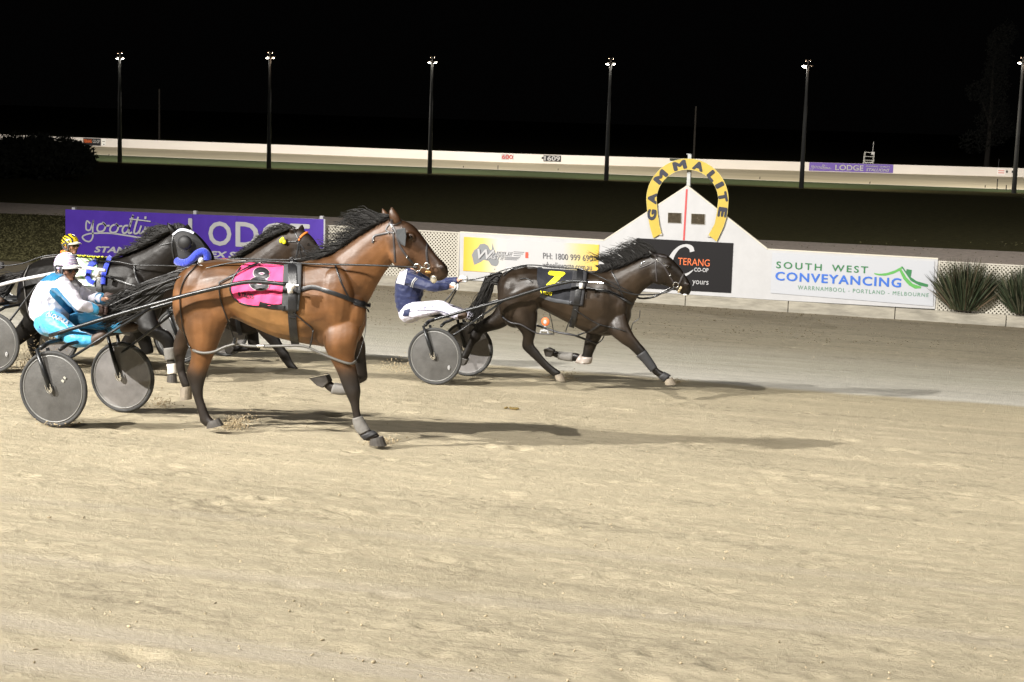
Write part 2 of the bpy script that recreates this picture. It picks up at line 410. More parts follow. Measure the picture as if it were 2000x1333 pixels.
def far_sign(name,px,label,cat='sign'):
    return empty(name,wp(px,0.,.03),label,cat)
s=far_sign('distance_sign',990,'white distance sign reading 600 in red on the far wall')
b=MB(); far_panel(b,979,1003,.28,.92); b.build('panel',white_paint,s); far_text('600',980.5,1001.5,.36,.86,redm,s,.05,off=.01)
s=far_sign('distance_sign',1077,'black distance sign reading 1609 on the far wall')
b=MB(); far_panel(b,1061.5,1095.5,.24,.92); b.build('panel',black_paint,s); far_text('1609',1063,1094,.32,.86,white_paint,s,off=.03)
b=MB(); far_panel(b,1058,1061,.5,.72,.04); b.build('bracket',black_paint,s)
s=far_sign('sponsor_sign',175,'dark sign reading TERANG CO-OP on the far wall beside the dark bush')
b=MB(); far_panel(b,163,197,.10,.95); b.build('panel',black_paint,s)
far_text('TERANG',164,180,.4,.8,orange,s,off=.02); far_text('CO-OP',182,195.5,.4,.8,white_paint,s,off=.02)
s=far_sign('notice_board',203,'small white notice board right of the dark TERANG CO-OP sign on the far wall')
b=MB(); far_panel(b,199,206.5,.15,.92,.03); b.build('panel',mat('board_white',(.9,.9,.88),.4),s); 
for q in ((200.5,205,.60,.66),(202,204.5,.25,.33)):
    b=MB(); far_panel(b,*q,.035); b.build('mark',black_paint,s)
s=far_sign('sponsor_banner',1660,'purple banner reading goodtime LODGE STALLIONS on the far wall','banner')
b=MB(); far_panel(b,1580,1744,.06,.99); b.build('panel',purplef,s)
far_text('LODGE',1631,1686,.2,.82,white_paint,s,off=.02,name='lettering')
far_text('STANDING  QUALITY',1690,1738,.62,.82,white_paint,s,off=.02)
far_text('STALLIONS',1691,1737,.18,.52,white_paint,s,off=.02,shear=.3)
def stroke(pts,wd,to3,n=6):
    """flat lettering stroke through 2-D points (Catmull-Rom)"""
    P=[Vector((a,b)) for a,b in pts]; Q=[]
    for i in range(len(P)-1):
        p0,p1,p2,p3=P[max(i-1,0)],P[i],P[i+1],P[min(i+2,len(P)-1)]
        for k in range(n):
            t=k/n; Q.append(.5*((2*p1)+(p2-p0)*t+(2*p0-5*p1+4*p2-p3)*t*t+(3*p1-p0-3*p2+p3)*t**3))
    Q.append(P[-1]); vs=[]; fs=[]
    for i,q in enumerate(Q):
        d=(Q[min(i+1,len(Q)-1)]-Q[max(i-1,0)]); d=d.normalized() if d.length>0 else Vector((1,0)); nn=Vector((-d.y,d.x))
        vs+= [to3(q+nn*wd/2),to3(q-nn*wd/2)]
    for i in range(len(Q)-1): fs.append((2*i,2*i+1,2*i+3,2*i+2))
    return vs,fs
# "goodtime" script in photo pixels of the near banner (x 165..345, y 418..472)
GOOD=[([(176,437),(170,432),(168,440),(169,449),(176,449),(181,436),(182,431),(181,450),(181,464),(175,472),(166,470),(161,463),(170,458),(186,456),(215,456),(245,460),(270,464),(290,466)],2.2),
 ([(200,437),(192,440),(190,449),(195,453),(203,450),(206,441),(201,435),(206,441),(214,441)],2.6),
 ([(224,439),(217,443),(215,451),(220,455),(228,452),(231,443),(226,437),(231,442),(239,442)],2.6),
 ([(250,441),(243,442),(239,450),(242,456),(249,452),(255,438),(260,420),(252,446),(252,456),(258,454)],2.6),
 ([(270,424),(265,440),(262,455),(268,456),(273,450)],2.6),([(253,428),(270,430),(294,433)],1.8),
 ([(276,441),(272,454),(276,456),(281,450)],2.4),([(282,425.5),(286,426)],4),
 ([(284,443),(281,457),(288,445),(291,447),(289,458),(297,446),(300,449),(298,459),(304,455)],2.2),
 ([(308,455),(316,449),(314,445),(308,449),(308,459),(318,458),(326,452)],2.2),([(290,466),(310,469),(335,470),(352,466)],2.2)]
b=MB()
for pts,wd in GOOD:
    q=[((x-161)/192,(y-418)/54) for x,y in pts]
    yo=.05+.004*len(b.v)/200; v,f_=stroke(q,wd/130,lambda p: wp(1583+p.x*47,.85-p.y*.72,yo),3); b.add(v,f_)
b.build('lettering',white_paint,s)
s=far_sign('notice_board',1955,'small white board with red lettering left of the last light pole on the far wall')
b=MB(); far_panel(b,1947,1963,.2,.85); b.build('panel',mat('board_white2',(.88,.84,.84),.5),s); 
for q in ((1949,1961,.6,.72),(1949,1961,.36,.48)):
    b=MB(); far_panel(b,*q,.035); b.build('mark',mat('faded_red',(.75,.35,.33),.6),s)
for px,l in ((1966,'small black square plate beside the red lettered board on the far wall'),(1977,'small black square plate next to the rightmost light pole on the far wall')):
    s=far_sign('marker_plate',px,l,'plate'); s['group']='small plates on the far wall'
    b=MB(); far_panel(b,px-1.6,px+1.6,.45,.7,.05); b.build('plate',black_paint,s)
s=far_sign('marker_board',1315,'dark board on the far wall behind the top of the horseshoe arch','board')
b=MB(); far_panel(b,1308,1333,.72,.98,.05); b.build('panel',mat('dark_green',(.03,.04,.03),.6),s)
# little pegs on the far track edge
for i,(px,py,h) in enumerate([(972.5,331,.30),(1426,331,.18),(1090,333,.14),(1484,350,.16),(1699,359,.14),(1947,371,.75),(1965,372,.35),(1924,367,.16),(905,328,.14),(213,304,.12),(1949,340,1.4)]):
    p=onz(px,py,.25); b=MB(); b.tube([p,p+Vector((0,0,h))],.03,6)
    lab=['thin dark peg on the far track below the 600 sign','short dark peg on the far track right of the winning arch','short dark peg between the 600 and 1609 signs on the far track','short peg on the far track left of the fifth light pole','short dark peg on the far track under the far purple banner','tall thin dark stake on the far track under the red lettered board','dark peg on the far track left of the rightmost light pole','short peg on the far track left of the tall thin stake','short dark peg on the far track left of the 600 sign','short dark peg on the far track near the leftmost light pole','thin pole rising above the far wall by the rightmost light pole'][i]
    tag(b.build('track_peg',black_paint,org=p),lab,'peg','pegs along the back straight')

# ---------------------------------------------------------------- light poles
polem=mat('galvanised_pole',(.10,.10,.10),.6,metal=.0,var=.2,vscale=2)
glow=mat('lamp_glow',(1,.95,.85),.4,emit=60,ecol=(1,.93,.8))
glow2=mat('lamp_glow_warm',(1,.8,.6),.4,emit=40,ecol=(1,.72,.5))
housing=mat('lamp_housing',(.08,.07,.06),.5)
PH=8.3
def light_pole(px,py,ptop,label,warm=0,scale=1.0,style=0):
    base=onz(px,py); Z=base.length
    r=empty('light_pole',base,label,'light pole','floodlight poles along the back straight')
    # height from the photograph
    h=1.
    lo,hi=3,15
    for _ in range(30):
        h=(lo+hi)/2
        if project(base+Vector((0,0,h)))[1]>ptop: lo=h
        else: hi=h
    b=MB(); b.tube([base-Vector((0,0,.2)),base+Vector((0,0,h*.5)),base+Vector((0,0,h))],[.17,.13,.085],12); b.build('pole',polem,r,smooth=True)
    T=base+Vector((0,0,h))
    b=MB(); b.tube([T+Vector((-.30,0,-.05)),T+Vector((.30,0,-.05))],.03,6); b.tube([T+Vector((-.18,0,.28)),T+Vector((.18,0,.28))],.025,6); b.tube([T-Vector((0,0,.1)),T+Vector((0,0,.36))],.04,6); b.build('crossarm',housing,r)
    for sx,sz,k in ((-1,0,0),(1,0,1),(-1,.36,2),(1,.36,3)):
        c=T+Vector((sx*(.20 if sz==0 else .14),.10,sz-.02)); big = (sz==0)
        rr=(.10 if big else .05)
        hd=MB(); hd.sphere(c+Vector((0,.02,.05)),(rr*1.5,rr*.9,rr*.32),10,6)
        f_=hd.build('lamp_head',housing,r,smooth=True)
        lens=MB(); 
        wv = [1.0,.85,.35,.35][k]*scale
        if style==1 and k==1: wv*=.35
        if style==1 and k==0: wv*=1.5
        lens.sphere(c+Vector((sx*.02,-.05,-.04)),(rr*1.25*wv,rr*.5,rr*.38*wv+.008),10,6)
        lens.build('lens',glow2 if (warm and k!=0) or not big else glow,f_,smooth=True)
    return base,h
POLES=[(234,318,113,'leftmost floodlight pole, standing beyond the dark round bush',0,0),
 (525,330,112,'floodlight pole above the right half of the purple banner',1,0),
 (839,340,121,'floodlight pole left of the 600 distance sign',0,0),
 (1184,353,124,'floodlight pole between the 1609 sign and the horseshoe arch',0,0),
 (1565,368,129,'warm glowing floodlight pole just left of the far purple banner',1,1),
 (1980,378,122,'rightmost floodlight pole at the edge of the picture',1,0)]
PB=[]
for px,py,pt,l,wm,st in POLES: PB.append(light_pole(px,py,pt,l,wm,1.,st))
PB.append((onz(-110,305),8.0)); PB.append((onz(2420,398),8.0))
for i,(b0,h) in enumerate(PB):
    # each head throws its light outwards onto the back straight
    L=bpy.data.lights.new('pole_lamp','AREA'); L.shape='RECTANGLE'; L.size=1.2; L.size_y=.4; L.energy=2150; L.color=(1,.93,.82) if i!=4 else (1,.9,.72)
    L.spread=R(172)
    o=bpy.data.objects.new('pole_lamp',L); COL.objects.link(o)
    o.location=b0+Vector((0,.45,h-.25)); o.rotation_euler=Vector((0,1,-.28)).to_track_quat('-Z','Y').to_euler()

# ---------------------------------------------------------------- things beyond the wall
def thin_pole(px,ybase,ytop,r,label,Z=1.35,arm=True):
    p=fb(px)*Z; p.z=0; b=MB()
    lo,hi=1,40
    for _ in range(30):
        h=(lo+hi)/2
        if project(p+Vector((0,0,h)))[1]>ytop: lo=h
        else: hi=h
    b.tube([p,p+Vector((0,0,h))],[r,r*.7],8)
    tag(b.build('utility_pole',mat('weathered_wood',(.08,.07,.06),.8,var=.3),org=p),label,'utility pole','utility poles beyond the far wall')
thin_pole(311,277,174,.13,'dim wooden utility pole beyond the wall right of the leftmost light pole')
thin_pole(1354,310,208,.13,'dim utility pole beyond the wall above the horseshoe arch')
# scaffold camera tower
p=fb(1690)+Vector((0,2.2,-.5)); r=empty('camera_tower',p,'small metal scaffold tower with mast behind the far purple banner','tower')
lo,hi=.5,8
for _ in range(30):
    h=(lo+hi)/2
    if project(p+Vector((0,0,h)))[1]>297: lo=h
    else: hi=h
galv=mat('galvanised',(.5,.5,.48),.5,metal=.4)
b=MB()
for sx in(-.35,.38):
    for sy in(-.35,.35): b.tube([p+Vector((sx*(1.5 if sx<0 else 1),sy,0)),p+Vector((sx,sy,h))],.028,6)
for q in(.45,.68,.82,.98):
    for sy in(-.35,.35): b.tube([p+Vector((-.37,sy,h*q)),p+Vector((.38,sy,h*q))],.022,6)
b.tube([p+Vector((-.5,-.35,h*.1)),p+Vector((.38,-.35,h*.68))],.02,6); b.tube([p+Vector((.38,-.35,h*.3)),p+Vector((-.4,-.35,h*.68))],.02,6)
b.build('frame',galv,r)
b=MB(); b.box(p+Vector((0,0,h*.60)),(.8,.75,.05)); b.build('platform',galv,r)
b=MB(); b.tube([p+Vector((.3,-.3,h)),p+Vector((.34,-.3,h+.85))],.022,6); b.box(p+Vector((.34,-.33,h-.1)),(.28,.2,.22)); b.build('mast',white_paint,r)

# ---------------------------------------------------------------- foliage things
def leaf_cloud(mb,blobs,n,size,rs,up=.3):
    for k in range(n):
        c,rx,ry,rz=blobs[rs.randrange(len(blobs))]
        while 1:
            q=Vector((rs.uniform(-1,1),rs.uniform(-1,1),rs.uniform(-1,1)))
            if .3<q.length<1: break
        q*=(.75+.3*rs.random())/max(q.length,.6)*(q.length**.3)
        p=Vector(c)+Vector((q.x*rx,q.y*ry,q.z*rz)); s_=size*rs.uniform(.5,1.3)
        a=Vector((rs.gauss(0,1),rs.gauss(0,1),rs.gauss(0,1)+up)).normalized(); bb=a.orthogonal().normalized()
        mb.add([p-bb*s_*.4,p+a*s_*.5+bb*s_*.05,p+bb*s_*.4,p+a*s_],[(0,1,3),(1,2,3)])
rs=random.Random(11)
base=onz(80,352); r=empty('bush',base,'big dark rounded bush at the left in front of the far wall','bush')
ppm=F/base.length
blobs=[]
for px,py,rx,ry in [(-40,300,60,34),(30,298,45,32),(75,292,38,26),(125,300,40,28),(150,308,34,26),(100,315,70,30),(20,320,70,28),(160,318,22,18),(-60,310,60,40)]:
    d=ray(px,py); q=CP+d*(base.y/d.y)
    blobs.append((q,rx/ppm,rx/ppm*.8,ry/ppm))
b=MB(); leaf_cloud(b,blobs,15000,.30,rs); 
for c,x_,y_,z_ in blobs: b.sphere(c,(x_*.75,y_*.75,z_*.75),10,7)
b.build('foliage',mat('dark_leaves',(.010,.012,.006),.8),r)
b=MB()
for c,x_,y_,z_ in blobs[:6]: b.tube([base+Vector((rs.uniform(-.3,.3),0,-.1)),(base+c)/2+Vector((0,.1,-.2)),c],[.09,.06,.03],6)
b.build('stem',mat('bark',(.012,.010,.008),.9),r)
# tall dark tree far right
p=fb(1925)*1.25; p.z=0; r=empty('tree',p,'tall barely visible dark tree beyond the far wall at the right','tree')
b=MB(); bl=[]
for k in range(16):
    z_=3+k*.75; bl.append((p+Vector((rs.uniform(-1.3,1.3),rs.uniform(-1,1),z_)),1.8-.05*k,1.6,1.2))
leaf_cloud(b,bl,5000,.35,rs); b.build('crown',mat('dark_tree_leaves',(.0025,.003,.002),.9),r)
b=MB(); b.tube([p,p+Vector((.1,0,5)),p+Vector((0,0,12))],[.3,.22,.05],8); b.tube([p+Vector((0,0,4)),p+Vector((1.2,.3,7))],[.12,.04],6); b.tube([p+Vector((0,0,5)),p+Vector((-1.1,.2,8))],[.12,.04],6); b.build('trunk',mat('bark',(.012,.010,.008),.9),r)
# flax clumps by the fence
flax=[]
for i in range(4):
    flax.append(mat('flax_%s'%['a','b','c','d'][i],[(.030,.042,.020),(.06,.064,.032),(.10,.095,.06),(.11,.08,.05)][i],.5))
def flax_clump(px,py,w_,h_,label,seed,green=0):
    rs=random.Random(seed); base=ony(px,py,VF-.12); base.z=max(base.z,.0)
    r=empty('flax_bush',base,label,'bush','strappy bushes in front of the right lattice'); sc=h_*base.length/F; wsc=w_*base.length/F/2
    b=MB()
    for k in range(1100):
        a=rs.uniform(0,6.28); rad=rs.random()**.6; tilt=rad*.75*(1 if abs(math.cos(a))>.3 else .8)
        L=sc*rs.uniform(.60,1.22)*(1-.25*rad*rad); o0=base+Vector((math.cos(a)*.42*rad*wsc,math.sin(a)*.09*rad,0))
        d=(Vector((math.cos(a)*math.sin(tilt)*wsc/sc*1.25,math.sin(a)*math.sin(tilt)*.3,math.cos(tilt*.9)))+Vector((rs.gauss(0,.16),rs.gauss(0,.1),rs.gauss(0,.08)))).normalized()
        sd=Vector((rs.uniform(-1,1),rs.uniform(-.6,.6),0)).cross(d); sd=sd.normalized() if sd.length>.1 else Vector((1,0,0))
        wv=rs.uniform(.010,.019); pts=[]; j1=rs.uniform(-.04,.04)
        for t_ in (0,.35,.7,1):
            pts.append(o0+d*L*t_+Vector((math.cos(a)*.05*t_*t_*rad+j1*t_*t_,0,-.03*t_*t_*rad)))
        ws=[wv*.8,wv,wv*.8,wv*.1]
        vs=[]
        for q,w1 in zip(pts,ws): vs+=[q-sd*w1,q+sd*w1]
        mi = rs.choice([0,0,1,2]) if green else rs.choice([0,0,1,1,2,3])
        b.add(vs,[(0,1,3,2),(2,3,5,4),(4,5,7,6)],mi)
    b.build('leaves',flax,r)
flax_clump(1882,606,118,88,'large dark strappy bush against the lattice right of the white wall',1)
flax_clump(1996,612,90,80,'greener strappy bush at the right edge in front of the lattice',2,1)
flax[0],flax[1]
# ================================================================== NEAR FENCE
def wpoly(mb,pts,y,th=.0,mi=0):
    P=[ony(a,b,y) for a,b in pts]
    if th: mb.prism(P,(0,th,0),mi)
    else: mb.add(P,[tuple(range(len(P)))],mi)
def wtext(mb,s,TL,TR,BL,BR=None,y=VF-.03,mi=0,**k):
    text_on(mb,s,ony(*TL,y),ony(*TR,y),ony(*BL,y),ony(*BR,y) if BR else None,mi,**k)
# --- winning post wall
WB=ony(1340,580,VF)
wall=empty('winning_post_wall',(WB.x,VF,.25),'white board wall with a pointed gable and red winning line','wall')
OUT=[(898,455),(1180,471),(1342,365),(1499,488.5),(1832,507),(1826,604),(1500,585.5),(1180,565),(897,546)]
b=MB(); wpoly(b,OUT,VF,.07); b.build('board',white_paint,wall)
trim=mat('cream_trim',(.62,.58,.48),.6)
b=MB()
for p,q in zip(OUT[:4],OUT[1:5]):
    a,c=ony(*p,VF),ony(*q,VF); d=(c-a).normalized(); nn=Vector((0,1,0)).cross(d); nn=nn if nn.z>0 else -nn
    b.prism([a+nn*.002,c+nn*.002,c+nn*.028,a+nn*.028],(0,.09,0)); 
b.build('coping',trim,wall)
b=MB(); wpoly(b,[(1339.6,370),(1343,370),(1337.2,469.5),(1333.8,469.5)],VF-.012,.01); b.build('winning_line',redm,wall)
for q in ([(1305,416),(1330.3,416.8),(1330,436.2),(1304.6,435.3)],[(1350.5,418),(1376.5,419),(1376,438.8),(1350,437.5)]):
    b=MB(); wpoly(b,q,VF-.006,.004); f=b.build('window',mat('window_dark',(.05,.038,.022),.25,var=.4,vscale=12),wall)
    b=MB(); x0,y0=q[0]; x1,y1=q[2]
    A=[ony(*p,VF-.02) for p in q]; C=sum(A,Vector())/4
    for i in range(4):
        s0,s1=A[i],A[(i+1)%4]; k_=1.06
        b.prism([C+(s0-C)*1.01,C+(s1-C)*1.01,C+(s1-C)*k_,C+(s0-C)*k_],(0,.018,0))
    b.build('window_frame',mat('frame_grey',(.45,.43,.38),.6),f)
# --- grey post behind gable
p0=ony(1342,480,VF+.14); b=MB(); top=ony(1345.5,302,VF+.14)
b.box(((p0.x+top.x)/2,VF+.14,top.z/2+.1),(.085,.085,top.z-.2)); b.box((top.x,VF+.14,top.z+.005),(.095,.095,.02))
tag(b.build('post',mat('galv_post',(.42,.43,.42),.55,metal=.2,var=.15),org=(p0.x,VF+.14,0),bevel=.006),'square grey metal post rising behind the gable through the arch','post')
# --- horseshoe
ar=empty('horseshoe_sign',ony(1342,466,VF-.05),'yellow horseshoe arch sign with black lettering GAMMALITE on the gable','sign')
def arc_px(rx,ry,cx=1342.6,cy=391):
    return [(cx-rx*math.cos(math.pi*k/40),cy-ry*math.sin(math.pi*k/40)) for k in range(41)]
outer=[(1276,465.5),(1269.5,443),(1265,418)]+arc_px(80,80.5)+[(1420.5,418),(1413,443),(1399.5,472)]
inner=[(1291.8,456.5),(1287.5,440),(1284,415)]+arc_px(60.6,59.5)+[(1400.5,415),(1396,438),(1384,459.5)]
yel=mat('yellow_paint',(.52,.37,.045),.5,var=.08,vscale=3); yeld=mat('yellow_rim',(.62,.52,.18),.5)
b=MB(); n=len(outer); Y0=VF-.055
O_=[ony(*p,Y0) for p in outer]; I_=[ony(*p,Y0) for p in inner]; th=Vector((0,.035,0))
b.add(O_+I_+[p+th for p in O_]+[p+th for p in I_],
  [(i,i+1,n+i+1,n+i) for i in range(n-1)]+[(i,2*n+i,2*n+i+1,i+1) for i in range(n-1)]+[(n+i,n+i+1,3*n+i+1,3*n+i) for i in range(n-1)]+[(2*n+i+1,2*n+i,3*n+i,3*n+i+1) for i in range(n-1)]+[(0,n,3*n,2*n),(n-1,3*n-1,4*n-1,2*n-1)])
b.build('arch_board',yel,ar)
b=MB(); b.tube(O_,.006,6); b.tube(I_,.006,6); b.build('rim',yeld,ar)
b=MB()
for p in ((1291,458),(1385,461)):
    b=MB(); b.box(ony(*p,Y0+.03),(.07,.05,.05)); b.build('foot_block',mat('frame_grey',(.45,.43,.38),.6),ar)
b=MB()
LT=[('G',1273,420,-83,19),('A',1274,388,-84,19),('M',1290.5,346,-50,24),('M',1327.5,323.5,-14,23),('A',1364,325,18,19),('L',1391.5,344,50,16),('I',1405.5,362,62,8),('T',1411.5,385,80,18),('E',1411,415,99,17)]
for ch,x,y,ang,wd in LT:
    outs,f_=text2d(ch,off=.065); hh=16; c_,s_=math.cos(R(ang)),math.sin(R(ang))
    for q_,a in enumerate(outs):
        vs=[]
        for u,v in a:
            lx=(u-.5)*wd*1.16; ly=-(v-.5)*hh*1.12
            vs.append(ony(x+lx*c_-ly*s_, y+lx*s_+ly*c_, Y0-.006-q_*.0008))
        b.add(vs,f_)
b.build('lettering',mat('navy_black',(.012,.014,.03),.5),ar)
# --- black co-op sign
cs=empty('sponsor_sign',ony(1340,572,VF-.02),'black sign reading TERANG CO-OP under the horseshoe arch','sign')
b=MB(); wpoly(b,[(1243.4,465.6),(1432,475.4),(1427.6,572.6),(1240,562.5)],VF-.022,.018); b.build('panel',mat('sign_black',(.010,.009,.010),.55,spec=.2),cs)
b=MB(); wtext(b,'TERANG',(1324.5,503.5),(1386.5,507.5),(1323.7,517.5),(1385.8,521)); b.build('lettering',orange,cs)
b=MB(); wtext(b,'CO-OP',(1356,523),(1384,524.3),(1355.7,530.8),(1383.6,532.3),off=.02); wtext(b,'yours',(1352.5,547.5),(1384,549.5),(1352,558.5),(1383.3,560.5)); 
def px3(y): return lambda p: ony(p.x,p.y,y)
# big white C swash
def taper(mb,pts,wds,y):
    L=[Vector(p) for p in pts]; vs=[]
    Q=[];W=[]
    for i in range(len(L)-1):
        p0,p1,p2,p3=L[max(i-1,0)],L[i],L[i+1],L[min(i+2,len(L)-1)]
        for k in range(6):
            t=k/6; Q.append(.5*((2*p1)+(p2-p0)*t+(2*p0-5*p1+4*p2-p3)*t*t+(3*p1-p0-3*p2+p3)*t**3)); W.append(wds[i]*(1-t)+wds[i+1]*t)
    Q.append(L[-1]); W.append(wds[-1])
    for i,q in enumerate(Q):
        d=(Q[min(i+1,len(Q)-1)]-Q[max(i-1,0)]).normalized(); nn=Vector((-d.y,d.x)); vs+=[ony(*(q+nn*W[i]/2),y),ony(*(q-nn*W[i]/2),y)]
    mb.add(vs,[(2*i,2*i+1,2*i+3,2*i+2) for i in range(len(Q)-1)])
taper(b,[(1352,492),(1349,484),(1338,480),(1324,486),(1312,502),(1308,520),(1316,535),(1332,538.5),(1344,535),(1354,527.5)],[9,9,5,6,9,11,9,6,4,1.2],VF-.030)
b.build('lettering',white_paint,cs)
# --- wheelie sign (printed yellow-to-white fades)
gm=bpy.data.materials.new('printed_fade'); gm.use_nodes=True; nt=gm.node_tree; bs=nt.nodes['Principled BSDF']; bs.inputs['Roughness'].default_value=.4
tc=nd(nt,'ShaderNodeTexCoord'); sp=nd(nt,'ShaderNodeSeparateXYZ'); nt.links.new(tc.outputs['Generated'],sp.inputs[0])
cr=nd(nt,'ShaderNodeValToRGB'); e=cr.color_ramp.elements
e[0].position=0; e[0].color=(.72,.42,.03,1); e[1].position=.14; e[1].color=(.80,.58,.14,1)
for p_,c_ in((.26,(.6,.58,.52)),(.33,(.50,.50,.51)),(.74,(.50,.50,.50)),(.86,(.60,.50,.22)),(1,(.74,.48,.05))):
    q=e.new(p_); q.color=(*c_,1)
nt.links.new(sp.outputs['X'],cr.inputs[0]); nt.links.new(cr.outputs[0],bs.inputs['Base Color'])
ws=empty('sponsor_sign',ony(1035,540,VF-.02),'yellow and white sign reading WHEELIE WASTE with a phone number','sign')
b=MB(); wpoly(b,[(906,463),(1170,478.5),(1167,545),(904.5,529)],VF-.022,.018); b.build('panel',gm,ws)
grey=mat('print_grey',(.22,.23,.24),.5); dk=mat('print_dark',(.10,.10,.11),.5)
def c2p(L): return [(880+.28*x,280+.28*y) for x,y in L]
AUS=[(148,780),(163,748),(190,728),(205,705),(235,700),(262,715),(275,745),(288,742),(292,695),(302,735),(320,785),(338,825),(330,850),(315,860),(285,852),(262,820),(230,815),(205,832),(165,850),(155,812)]
b=MB(); wpoly(b,c2p(AUS),VF-.026); wpoly(b,c2p([(302,876),(314,876),(308,888)]),VF-.026); b.build('map_emblem',grey,ws)
b=MB()
def W8(s,x0,x1,y0,y1,y=VF-.038,mi=0,**k):
    (a,c),(d,e_),(g_,h_)=c2p([(x0,y0),(x1,y0+(x1-x0)*.055),(x0,y1)]); wtext(b,s,(a,c),(d,e_),(g_,h_),None,y,mi,**k)
W8('W',187,308,738,806,shear=.3,off=.02); W8('HEELIE',292,432,752,779,shear=.3,off=.02); W8('ASTE',262,372,781,808,shear=.3,off=.02)
b.build('lettering',white_paint,ws)
b=MB(); W8('W',190,311,741,809,y=VF-.0265,shear=.3,off=.05); W8('HEELIE',294,434,754,781,y=VF-.0265,shear=.3,off=.05); W8('ASTE',264,374,783,810,y=VF-.0265,shear=.3,off=.05)
W8('PH: 1800 999 690',645,990,764,806); W8('wheeliewaste.com.au',642,985,826,868)
for i,(x0,x1,y) in enumerate([(440,515,756),(440,508,768),(440,492,781),(376,485,793),(376,475,801),(376,465,809)]):
    wpoly(b,c2p([(x0,y),(x1,y+4),(x1-3,y+8),(x0,y+4)]),VF-.028)
b.build('lettering',dk,ws)
b=MB(); wpoly(b,c2p([(522,760),(543,761),(542,803),(521,802)]),VF-.028); b.build('red_block',mat('print_red',(.6,.08,.04),.5),ws)
# --- conveyancing sign
def d2p(L): return [(1400+.3*x,280+.3*y) for x,y in L]
ss=empty('sponsor_sign',ony(1660,590,VF-.02),'white sign reading SOUTH WEST CONVEYANCING with a green roof emblem','sign')
b=MB(); wpoly(b,d2p([(362,712),(1418,770),(1408,1062),(350,975)]),VF-.020,.016); b.build('panel',mat('vinyl_white',(.47,.485,.52),.4),ss)
grn=mat('print_green',(.03,.18,.06),.5); grn2=mat('print_green_light',(.10,.36,.08),.5); blu=mat('print_blue',(.035,.14,.55),.5); grn3=mat('print_green_dark',(.02,.16,.08),.5)
def D8(b,s,TL,TR,BL,BR,**k):
    q=d2p([TL,TR,BL,BR]); wtext(b,s,*q,y=VF-.028,**k)
b=MB(); D8(b,'SOUTH',(388,769),(684,787),(386,814),(682,831),sp=1.35,off=.012); D8(b,'WEST',(750,790),(985,803),(748,834),(983,848),sp=1.3,off=.012)
b.build('lettering',grn,ss)
b=MB(); D8(b,'CONVEYANCING',(382,835),(1202,880),(380,893),(1199,941),sp=1.15,off=.025); b.build('lettering',blu,ss)
b=MB(); D8(b,'WARRNAMBOOL - PORTLAND - MELBOURNE',(528,925),(1380,978),(527,953),(1378,1002),sp=1.25); b.build('lettering',mat('print_green_grey',(.10,.25,.15),.5),ss)
b=MB(); wpoly(b,d2p([(1022,845),(1060,851),(1110,845),(1160,828),(1205,804),(1212,812),(1195,828),(1150,850),(1100,863),(1060,862),(1030,855)]),VF-.028)
wpoly(b,d2p([(1185,822),(1198,815),(1235,875),(1275,915),(1332,935),(1330,945),(1290,948),(1250,925),(1215,885)]),VF-.026); b.build('roof_emblem',grn2,ss)
b=MB(); wpoly(b,d2p([(1200,803),(1210,803),(1232,836),(1236,820),(1270,826),(1262,872),(1300,898),(1376,920),(1372,936),(1320,928),(1262,895)]),VF-.030); b.build('roof_emblem',grn,ss)
# --- purple banner and its posts
bn=empty('sponsor_banner',ony(380,512,VF-.1),'large purple banner reading goodtime LODGE behind the left horses','banner')
YB=VF-.12
b=MB(); wpoly(b,[(127.6,409.3),(633.8,428.7),(633,513),(128.3,499.8)],YB,.03); b.build('panel',purple,bn)
b=MB(); wpoly(b,[(632.2,428.6),(635,428.6),(634.4,513),(631.5,513)],YB-.004,.04); b.build('edge_strip',white_paint,bn)
b=MB(); wpoly(b,[(376,418.5),(377,418.5),(377,500),(376,500)],YB-.002,.0); wpoly(b,[(462.5,422),(463.2,422),(463,505),(462.2,505)],YB-.002,.0); b.build('seam',mat('purple_dark',(.04,.015,.2),.5),bn)
b=MB()
for pts,wd in GOOD:
    v,f_=stroke(pts,wd*1.35,px3(YB-.006-.0012*len(b.v)/30)); b.add(v,f_)
b.build('lettering',white_paint,bn)
b=MB()
def BT(s,x0,x1,yt,yb,sl=.040,**k): wtext(b,s,(x0,yt),(x1,yt+(x1-x0)*sl),(x0,yb),(x1,yb+(x1-x0)*sl),y=YB-.006,**k)
BT('L',367.5,392,426.5,481,off=.025); BT('O',407,452,432,480,off=.02); BT('D',460,505.5,433.5,482,off=.02); BT('G',511,559,434.5,484,off=.02); BT('E',566,606,437,486,off=.02)
BT('STAND',184,266,481,493.6,sl=.03,shear=.25,off=.04); BT('EX STALLIONS',410,575,490.5,503,sl=.035,shear=.25,off=.04)
b.build('lettering',white_paint,bn)
for x,y,l in((145,405.5,'white fence post top at the left end of the purple banner'),(382,412,'white fence post top above the letter L of the purple banner'),(629,422.5,'white fence post top at the right end of the purple banner')):
    p=ony(x,y,VF+.02); b=MB(); b.box((p.x,VF+.02,p.z/2),(.09,.09,p.z))
    tag(b.build('fence_post',white_paint,org=(p.x,VF+.02,0)),l,'post','white posts behind the purple banner')
